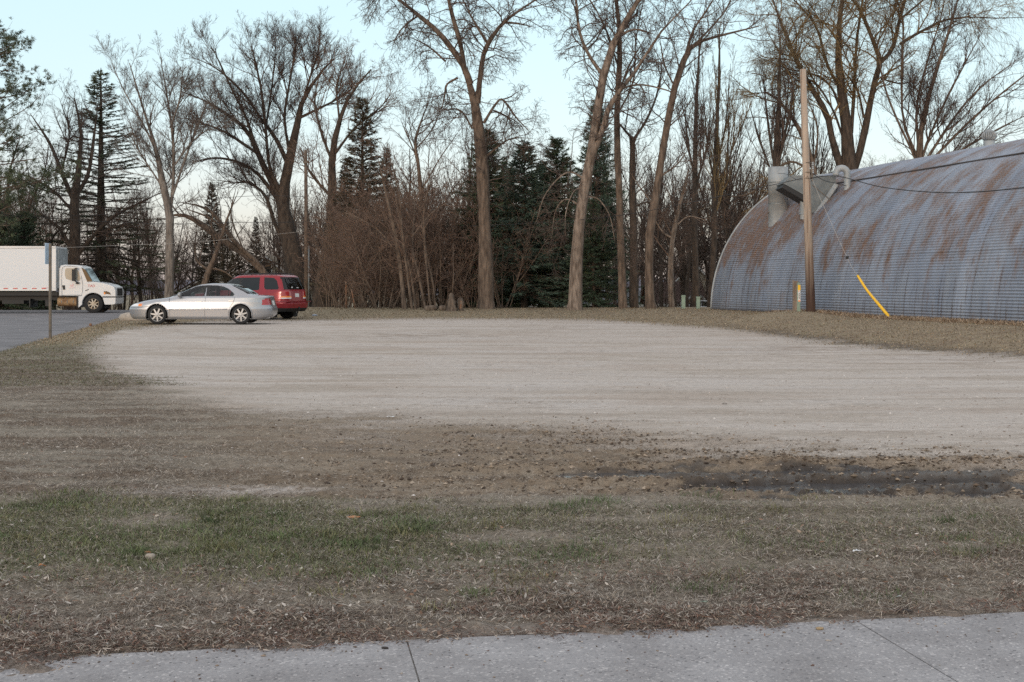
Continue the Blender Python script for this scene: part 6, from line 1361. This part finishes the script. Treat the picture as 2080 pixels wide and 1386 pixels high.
rock("pale_stone", (X_at(305, 7.05), 7.05), (.05, .04, .035), M['stone'], "pale round stone in the green grass", "stone", 14)
rock("pale_stone", (X_at(831, 5.95), 5.95), (.045, .035, .03), M['stone'], "pinkish pale stone in the brown litter left of centre", "stone", 15)
# stumps by the thicket
def stumps():
    Y = 57.0; x = X_at(917, Y); z = gz(x, Y); t = empty("tree_stump", (x, Y, z), "tall grey weathered stump with a thin stick on top, right of the pale stems", "stump")
    b = MB(); b.lathe([(.24, z - .1), (.22, z + .12), (.17, z + .3), (.20, z + .42), (.13, z + .58), (.11, z + .70), (.05, z + .80), (0, z + .82)], (x, Y, 0), seg=14)
    rng = np.random.default_rng(3); b.V[0][:, :2] += rng.normal(size=(len(b.V[0]), 2)) * .012; b.build("trunk", M['stump'], t, smooth=True)
    b = MB(); b.tube([(x + .05, Y, z + .75), (x + .09, Y, z + 1.6), (x + .07, Y, z + 3.0)], [.025, .018, .010], 6); b.build("stick", M['bark'], t, smooth=True)
    x2 = X_at(935, Y + .4); t = empty("tree_stump", (x2, Y + .4, z), "orange brown split stump beside the tall grey one", "stump")
    b = MB(); b.lathe([(.17, z - .1), (.14, z + .2), (.16, z + .38), (.10, z + .55), (.03, z + .62), (0, z + .62)], (x2, Y + .4, 0), seg=12); b.V[0][:, :2] += rng.normal(size=(len(b.V[0]), 2)) * .02; b.build("trunk", M['stump'], t, smooth=True)
    b = MB(); b.box((x2 + .02, Y + .26, z + .28), (.09, .03, .34), taper=.6); b.build("split_face", M['stump_orange'], t)
    for i, (px, w_, lb) in enumerate(((876, .5, "dark sawn log lying left of the stumps"), (899, .32, "short brown log between the stems and the stumps"))):
        xx = X_at(px, 57.6); rock("sawn_log", (xx, 57.6), (w_, .3, .26), M['stump'], lb, "log", 20 + i, sink=.1)
stumps()
for i, (px, q, tp, lb) in enumerate(((703, 0, 572, "thin upright orange brown stake in the shade of the brush"), (714, 8, 588, "thin leaning orange brown stake beside the upright one"))):
    Y = 60.5; x = X_at(px, Y); z = gz(x, Y); tag(MBtube("wooden_stake", np.array([(x + q / 43, Y, z - .1), (x, Y, wp(0, tp, Y)[2])]), .028, M['stump_orange']), lb, "stake")
# ------------------------------------------------------------ houses and sheds beyond the crest
def gable_house(name, X, Y, z0, wd, dp, eave, ridge, wall, roof, label, rz=0.0, front=True, windows=(), cat="house", over=.35, side=()):
    """gable towards the viewer when front; origin at ground centre of the near wall"""
    t = empty(name, (X, Y, z0), label, cat, rz=rz)
    b = MB()
    if front: b.prism([(-wd / 2, 0), (wd / 2, 0), (wd / 2, eave), (0, ridge - .08), (-wd / 2, eave)], 1, 0, dp)
    else: b.prism([(0, 0), (dp, 0), (dp, eave), (dp / 2, ridge - .08), (0, eave)], 0, -wd / 2, wd / 2)
    b.build("wall", wall, t, local=True)
    b = MB()
    if front:
        sl = (ridge - eave) / (wd / 2); e = eave - over * sl; th = .16
        b.prism([(-wd / 2 - over, e), (0, ridge), (wd / 2 + over, e), (wd / 2 + over, e + th), (0, ridge + th), (-wd / 2 - over, e + th)], 1, -over, dp + over)
    else:
        sl = (ridge - eave) / (dp / 2); e = eave - over * sl; th = .16
        b.prism([(-over, e), (dp / 2, ridge), (dp + over, e), (dp + over, e + th), (dp / 2, ridge + th), (-over, e + th)], 0, -wd / 2 - over, wd / 2 + over)
    b.build("roof", roof, t, local=True)
    b = MB()
    if front:
        for sgn in (-1, 1): b.prism([(sgn * (wd / 2 + over), e - .12), (0, ridge - .12), (0, ridge + .10), (sgn * (wd / 2 + over), e + .10)], 1, -over - .04, -over - .003)
    else: b.box((0, -over - .02, e + .02), (wd + over * 2, .04, .22))
    b.build("fascia", M['trim'], t, local=True)
    for (x, z, w_, h_) in windows:
        f = MB(); f.box((x, -.03, z), (w_ + .22, .05, h_ + .22)); fo = f.build("window_frame", M['trim'], t, local=True)
        g = MB(); g.box((x, -.06, z), (w_, .02, h_)); g.build("pane", M['glass'], fo, local=True)
    return t
def zpx(py, Y): return H - (py - HZ) / F * Y
Y = 112; zb = -1.4
gable_house("house", X_at(542, Y), Y, zb, 6.6, 9, zpx(584, Y) - zb, zpx(522, Y) - zb, M['siding'], M['shingle_tan'], "cream sided house gable with a white framed window behind the red car", windows=((0, zpx(548, Y) - zb, .75, 1.2), (-2.0, zpx(583, Y) - zb - .3, .9, 1.0)))
Y = 118
gable_house("house", X_at(425, Y), Y, zb, 4.6, 8, zpx(588, Y) - zb, zpx(558, Y) - zb, M['siding'], M['shingle_tan'], "low tan gable seen just above the silver car's roof", windows=((0, zpx(580, Y) - zb, .6, .7),))
Y = 112
gable_house("garage", X_at(1262, Y), Y, zb, 6.0, 7, zpx(619, Y) - zb, zpx(594, Y) - zb, M['darkwall'], M['shingle_grey'], "low grey roofed garage seen between the three trunks", front=False, cat="garage", windows=((-1.6, zpx(640, Y) - zb, .8, .6), (1.5, zpx(640, Y) - zb, .8, .6)))
Y = 100
gable_house("house", X_at(1376, Y), Y, zb, 3.9, 6, zpx(616, Y) - zb, zpx(576, Y) - zb, M['brick'], M['shingle'], "tan house with a dark brown roof left of the metal building", front=False)
gable_house("porch", X_at(1413, 98), 98, zb, 2.0, 3, zpx(614, 98) - zb, zpx(595, 98) - zb, M['brick'], M['shingle'], "small brick gable porch behind the pale green boxes", over=.2)
gable_house("house", X_at(1408, 120), 120, zb, 3.4, 5, zpx(572, 120) - zb, zpx(533, 120) - zb, M['siding'], M['shingle'], "tall pale gable rising behind the brown roof", windows=((0, zpx(556, 120) - zb, .6, .9),))
Y = 72
def shed():
    x0, x1 = X_at(925, Y), X_at(985, Y); z = -.1; top = zpx(582, Y); t = empty("shed", ((x0 + x1) / 2, Y, z), "dark open fronted shed with a grey blue panel left of the thick forked trunk", "shed")
    b = MB(); b.box(((x0 + x1) / 2, Y + 2.4, (z + top) / 2), (x1 - x0, .1, top - z)); b.box((x0, Y + 1.2, (z + top) / 2), (.1, 2.4, top - z)); b.box((x1, Y + 1.2, (z + top) / 2), (.1, 2.4, top - z)); b.box((X_at(943, Y), Y, (z + top) / 2), (.12, .12, top - z)); b.build("wall", M['darkwall'], t)
    b = MB(); b.box(((x0 + x1) / 2, Y + 1.1, top + .06), (x1 - x0 + .5, 3.0, .10)); b.build("roof", M['galv'], t)
    b = MB(); b.box((X_at(958, Y), Y + .3, z + .75), (.62, .05, .95)); b.build("panel", M['tarp'], t)
shed()
b = MB(); b.box((X_at(1092, 96), 96, -.55), (1.6, .6, 1.2)); b.box((X_at(1092, 96), 95.9, .1), (1.7, .9, .12)); tag(b.build("white_hut", M['white_box']), "low white box glimpsed under the middle spruces", "shed")
# ------------------------------------------------------------ grass, dead blades and leaf litter
def cmat(name, rough=.85):
    m = bpy.data.materials.new(name); m.use_nodes = True; N = m.node_tree; b = N.nodes["Principled BSDF"]; at = N.nodes.new("ShaderNodeAttribute"); at.attribute_name = "Col"
    N.links.new(at.outputs["Color"], b.inputs["Base Color"]); b.inputs["Roughness"].default_value = rough; b.inputs["Specular IOR Level"].default_value = .25; return m
def scatter(rng, n, y0, y1, pad=.46):
    Y = np.exp(rng.uniform(np.log(y0), np.log(y1), n) * 1.0); X = rng.uniform(-pad, pad, n) * Y; return X, Y
def blades(name, rng, X, Y, length, width, tilt, cols, label, cat, mt, curl=.4, flat=False, lift=0.0):
    Z, k = surf_z(X, Y); n = len(X); az = rng.uniform(0, 2 * np.pi, n); L = length * rng.uniform(.5, 1.3, n) * (1 + Y * .012); W_ = width * rng.uniform(.6, 1.3, n) * (1 + Y * .05)
    el = np.radians(np.clip(rng.normal(tilt, 16, n), 2, 88)); d1 = np.stack([np.cos(az) * np.cos(el), np.sin(az) * np.cos(el), np.sin(el)], 1)
    el2 = el * (1 - curl) ; d2 = np.stack([np.cos(az) * np.cos(el2), np.sin(az) * np.cos(el2), np.sin(el2)], 1)
    sd = np.stack([-np.sin(az), np.cos(az), np.zeros(n)], 1); sd = unit(sd + rng.normal(size=(n, 3)) * .35) * W_[:, None] / 2
    b0 = np.stack([X, Y, Z + lift * rng.random(n)], 1); p1 = b0 + d1 * (L * .5)[:, None]; p2 = p1 + d2 * (L * .5)[:, None]
    V = np.stack([b0 - sd * .7, b0 + sd * .7, p1 + sd, p1 - sd, p2 + sd * .15, p2 - sd * .15], 1).reshape(-1, 3); i = np.arange(n)[:, None] * 6
    Q = np.concatenate([i + [0, 1, 2, 3], i + [3, 2, 4, 5]]); o = obj(name, V, Q, mt, smooth=False); tag(o, label, cat, kind="stuff")
    C = np.repeat(np.concatenate([cols, np.ones((n, 1))], 1), 6, 0); a = o.data.color_attributes.new("Col", 'FLOAT_COLOR', 'POINT'); a.data.foreach_set("color", C.astype(np.float32).ravel()); return o
def pick(rng, n, pal):
    pal = np.array(pal); i = rng.integers(0, len(pal), n); return pal[i] * rng.uniform(.65, 1.3, (n, 1))
def ground_cover():
    rng = np.random.default_rng(2024); mt = cmat("blade")
    # green grass
    X, Y = scatter(rng, 420000, 5.0, 13.0); k = masks(X, Y, X * 0); keep = (rng.random(len(X)) < (k['green'] * .95) * (k['mud'] < .5)) & (pave_front(X, Y) > .06)
    sel = np.flatnonzero(keep)[:120000]; X, Y = X[sel], Y[sel]
    blades("grass", rng, X, Y, .032, .0024, 50, pick(rng, len(X), [(.12, .14, .065), (.155, .165, .08), (.20, .19, .10), (.11, .13, .065), (.22, .20, .13), (.18, .16, .11)]), "short spring grass in green patches", "grass", mt)
    # dead blades
    X, Y = scatter(rng, 640000, 5.0, 21.0); k = masks(X, Y, X * 0); pf = pave_front(X, Y)
    dens = (1 - k['g']) * (1 - .75 * k['mud']) * (1 - k['wet']) * np.where(pf < -.04, 0, ss(-.12, .35, pf + (k['n1'] + k['n2']) * .5)) * (.45 + .9 * ss(-.12, .14, k['n2'] + .4 * k['n3']))
    sel = np.flatnonzero(rng.random(len(X)) < dens * .8)[:330000]; X, Y = X[sel], Y[sel]
    blades("dead_grass", rng, X, Y, .037, .0020, 13, pick(rng, len(X), [(.30, .25, .195), (.25, .205, .16), (.36, .31, .255), (.19, .15, .12), (.46, .41, .36), (.13, .10, .08)]), "matted dry grass blades over the verge", "dead grass", mt, lift=.01)
    # reddish brown litter near the pavement
    X, Y = scatter(rng, 160000, 4.95, 8.2); k = masks(X, Y, X * 0); pf = pave_front(X, Y); cl = fbm(X * 2.2, Y * 3, 4, 61)
    dens = ss(1.9, .15, pf) * .8 * ss(-.16, .06, pf + (cl - .5) * .55) * ss(.36, .6, cl)
    sel = np.flatnonzero(rng.random(len(X)) < dens)[:60000]; X, Y = X[sel], Y[sel]
    blades("leaf_litter", rng, X, Y, .026, .0038, 12, pick(rng, len(X), [(.13, .075, .056), (.18, .105, .078), (.09, .058, .045), (.26, .195, .15), (.42, .36, .31), (.14, .09, .072)]), "dark reddish brown leaf litter along the pavement edge", "leaf litter", mt, lift=.018)
    # broad curled leaf scraps, larger and fewer
    X, Y = scatter(rng, 15000, 5.0, 14.0); k = masks(X, Y, X * 0); pf = pave_front(X, Y); cl = fbm(X * 1.1, Y * 2, 4, 63)
    sel = np.flatnonzero((rng.random(len(X)) < (1 - k['mud']) * ss(.4, .62, cl) * (.35 + .65 * ss(3, .3, pf))) & (pf > -.02)); X, Y = X[sel], Y[sel]
    blades("fallen_leaves", rng, X, Y, .026, .009, 14, pick(rng, len(X), [(.20, .13, .095), (.38, .33, .28), (.28, .21, .155), (.12, .08, .06), (.44, .40, .36), (.20, .12, .08)]), "curled dead leaf scraps scattered through the grass", "leaves", mt, lift=.02)
    # upright tufts of fresher grass
    X, Y = scatter(rng, 900, 5.6, 12.5); k = masks(X, Y, X * 0); sel = np.flatnonzero((rng.random(len(X)) < .05 + .9 * k['green']) & (k['mud'] < .4) & (k['g'] < .05) & (k['py'] > 980) & (pave_front(X, Y) > .3))[:420]
    tx, ty = X[sel], Y[sel]; n = rng.integers(30, 130, len(tx)); sp_ = rng.uniform(.025, .09, len(tx)); X = np.repeat(tx, n) + rng.normal(size=n.sum()) * np.repeat(sp_, n) * 1.6; Y = np.repeat(ty, n) + rng.normal(size=n.sum()) * np.repeat(sp_, n)
    tone = np.repeat(pick(rng, len(tx), [(.10, .135, .06), (.14, .155, .075), (.18, .17, .09), (.11, .14, .065)]), n, 0)
    blades("grass_tufts", rng, X, Y, .055, .0026, 62, tone * rng.uniform(.7, 1.25, (len(X), 1)), "brighter tufts standing in the green patches", "grass", mt)
    # pale flakes and grit
    X, Y = scatter(rng, 26000, 4.6, 18.0); k = masks(X, Y, X * 0); pf = pave_front(X, Y); sel = np.flatnonzero((rng.random(len(X)) < .16 + .8 * k['pale'] + .10 * (pf < .3)) & (pf > -.10))
    X, Y = X[sel], Y[sel]; blades("grit", rng, X, Y, .009, .0065, 6, pick(rng, len(X), [(.42, .38, .34), (.36, .31, .27), (.30, .24, .19), (.48, .45, .42), (.20, .12, .09)]), "pale chips and grit scattered over the soil", "grit", mt, curl=0, lift=.014)
    # dry tufts along the foot of the metal wall
    n = 9000; s = rng.uniform(8, 26, n); dq = rng.uniform(.1, 1.2, n); X = HB[0] + HD[0] * s - HN[0] * dq; Y = HB[1] + HD[1] * s - HN[1] * dq
    blades("dry_weeds", rng, X, Y, .10, .006, 45, pick(rng, n, [(.30, .22, .15), (.22, .15, .10), (.36, .28, .20)]), "dry weeds at the foot of the metal wall", "weeds", mt)
    # rougher turf on the left verge, further out
    X, Y = scatter(rng, 260000, 19, 42, .44); k = masks(X, Y, ground_z(X, Y)); sel = np.flatnonzero((rng.random(len(X)) < (1 - k['g']) * (1 - k['mud']) * (1 - k['lawn']) * .8) & (X < -2) & (X > road_edge(Y) - .1)); X, Y = X[sel], Y[sel]
    blades("verge_grass", rng, X, Y, .035, .0035, 35, pick(rng, len(X), [(.13, .13, .07), (.17, .15, .09), (.22, .185, .13), (.12, .09, .065), (.10, .115, .055)]), "short mixed turf on the verge beside the road", "grass", mt)
    # lawn fuzz on the far grass
    X, Y = scatter(rng, 150000, 24, 62, .42); k = masks(X, Y, ground_z(X, Y)); sel = np.flatnonzero((rng.random(len(X)) < k['lawn'] * .9) & (X > road_edge(Y) - .2) & (((X - HB[0]) * HN[0] + (Y - HB[1]) * HN[1]) < -.05)); X, Y = X[sel], Y[sel]
    blades("lawn_grass", rng, X, Y, .035, .006, 35, pick(rng, len(X), [(.31, .235, .155), (.25, .19, .125), (.34, .27, .19), (.17, .155, .09), (.20, .145, .10)]), "short dry lawn between the gravel and the trees", "lawn", mt)
ground_cover()
def pebbles():
    rng = np.random.default_rng(8); X, Y = scatter(rng, 5200, 8.0, 26.0, .42); k = masks(X, Y, X * 0); sel = np.flatnonzero(rng.random(len(X)) < k['g'] * .8 + k['mud'] * .25); X, Y = X[sel], Y[sel]; Z, _ = surf_z(X, Y); n = len(X)
    ico = np.array([(1, 0, 0), (0, 1, 0), (-1, 0, 0), (0, -1, 0), (0, 0, .7), (0, 0, -.5)], float); Fc = np.array([(0, 1, 4), (1, 2, 4), (2, 3, 4), (3, 0, 4), (1, 0, 5), (2, 1, 5), (3, 2, 5), (0, 3, 5)])
    s = rng.gamma(2.0, .0038, n).clip(.003, .018); V = (ico[None] * s[:, None, None] * rng.uniform(.7, 1.3, (n, 6, 1)) + np.stack([X, Y, Z], 1)[:, None]).reshape(-1, 3); Q = (Fc[None] + np.arange(n)[:, None, None] * 6).reshape(-1, 3)
    o = obj("gravel_pebbles", V, Q, cmat("pebble"), smooth=False); tag(o, "loose pebbles on the gravel lot", "pebbles", kind="stuff")
    C = np.repeat(np.concatenate([pick(rng, n, [(.40, .36, .33), (.30, .25, .21), (.5, .46, .43), (.22, .17, .14)]), np.ones((n, 1))], 1), 6, 0); a = o.data.color_attributes.new("Col", 'FLOAT_COLOR', 'POINT'); a.data.foreach_set("color", C.astype(np.float32).ravel())
pebbles()
def bits(name, X, Y, Z, s, pal, label, cat, seed, flat=.7):
    rng = np.random.default_rng(seed); n = len(X)
    ico = np.array([(1, 0, 0), (0, 1, 0), (-1, 0, 0), (0, -1, 0), (0, 0, flat), (0, 0, -.5)], float); Fc = np.array([(0, 1, 4), (1, 2, 4), (2, 3, 4), (3, 0, 4), (1, 0, 5), (2, 1, 5), (3, 2, 5), (0, 3, 5)])
    a = rng.uniform(0, 6.28, n); base = ico[None] * s[:, None, None] * rng.uniform(.6, 1.4, (n, 6, 1)) * np.stack([rng.uniform(.8, 1.9, n), np.ones(n), np.ones(n)], 1)[:, None]
    R_ = np.stack([base[..., 0] * np.cos(a)[:, None] - base[..., 1] * np.sin(a)[:, None], base[..., 0] * np.sin(a)[:, None] + base[..., 1] * np.cos(a)[:, None], base[..., 2]], -1)
    V = (R_ + np.stack([X, Y, Z], 1)[:, None]).reshape(-1, 3); Q = (Fc[None] + np.arange(n)[:, None, None] * 6).reshape(-1, 3)
    o = obj(name, V, Q, cmat(name), smooth=False); tag(o, label, cat, kind="stuff")
    C = np.repeat(np.concatenate([pick(rng, n, pal), np.ones((n, 1))], 1), 6, 0); at_ = o.data.color_attributes.new("Col", 'FLOAT_COLOR', 'POINT'); at_.data.foreach_set("color", C.astype(np.float32).ravel())
def mud_clods():
    rng = np.random.default_rng(77); X, Y = scatter(rng, 130000, 8.9, 15.0, .42); z = ground_z(X, Y); k = masks(X, Y, z); r_ = rut(X, Y, k)
    sel = np.flatnonzero((rng.random(len(X)) < k['mud'] * ss(350, 1300, k['px']) * (.35 + 1.0 * ss(-.005, .02, r_)) * ss(.28, .55, fbm(X * 1.2, Y * 4, 3, 88)) * (1 - .8 * k['wet'])))[:14000]
    X, Y = X[sel], Y[sel]; Z, _ = surf_z(X, Y); s = rng.gamma(2.0, .0036, len(X)).clip(.003, .02)
    bits("mud_clods", X, Y, Z, s, [(.24, .185, .135), (.17, .13, .095), (.30, .24, .185), (.12, .088, .064), (.07, .05, .038)], "crumbled brown clods thrown up along the ruts", "soil clods", 5)
    rng = np.random.default_rng(78); n = 900; t = rng.uniform(-5, 5, n); dq = rng.exponential(.22, n).clip(0, 1.3) + .03; P = E0[None] + EDV[None] * (t + 2.2)[:, None] + ENV[None] * dq[:, None]
    bits("pavement_grit", P[:, 0], P[:, 1], np.full(n, .016), rng.gamma(2.0, .0016, n).clip(.0012, .009), [(.20, .15, .11), (.10, .075, .06), (.38, .34, .30), (.14, .08, .06)], "grit and crumbs of leaf lying on the pavement", "grit", 6, .5)
mud_clods()
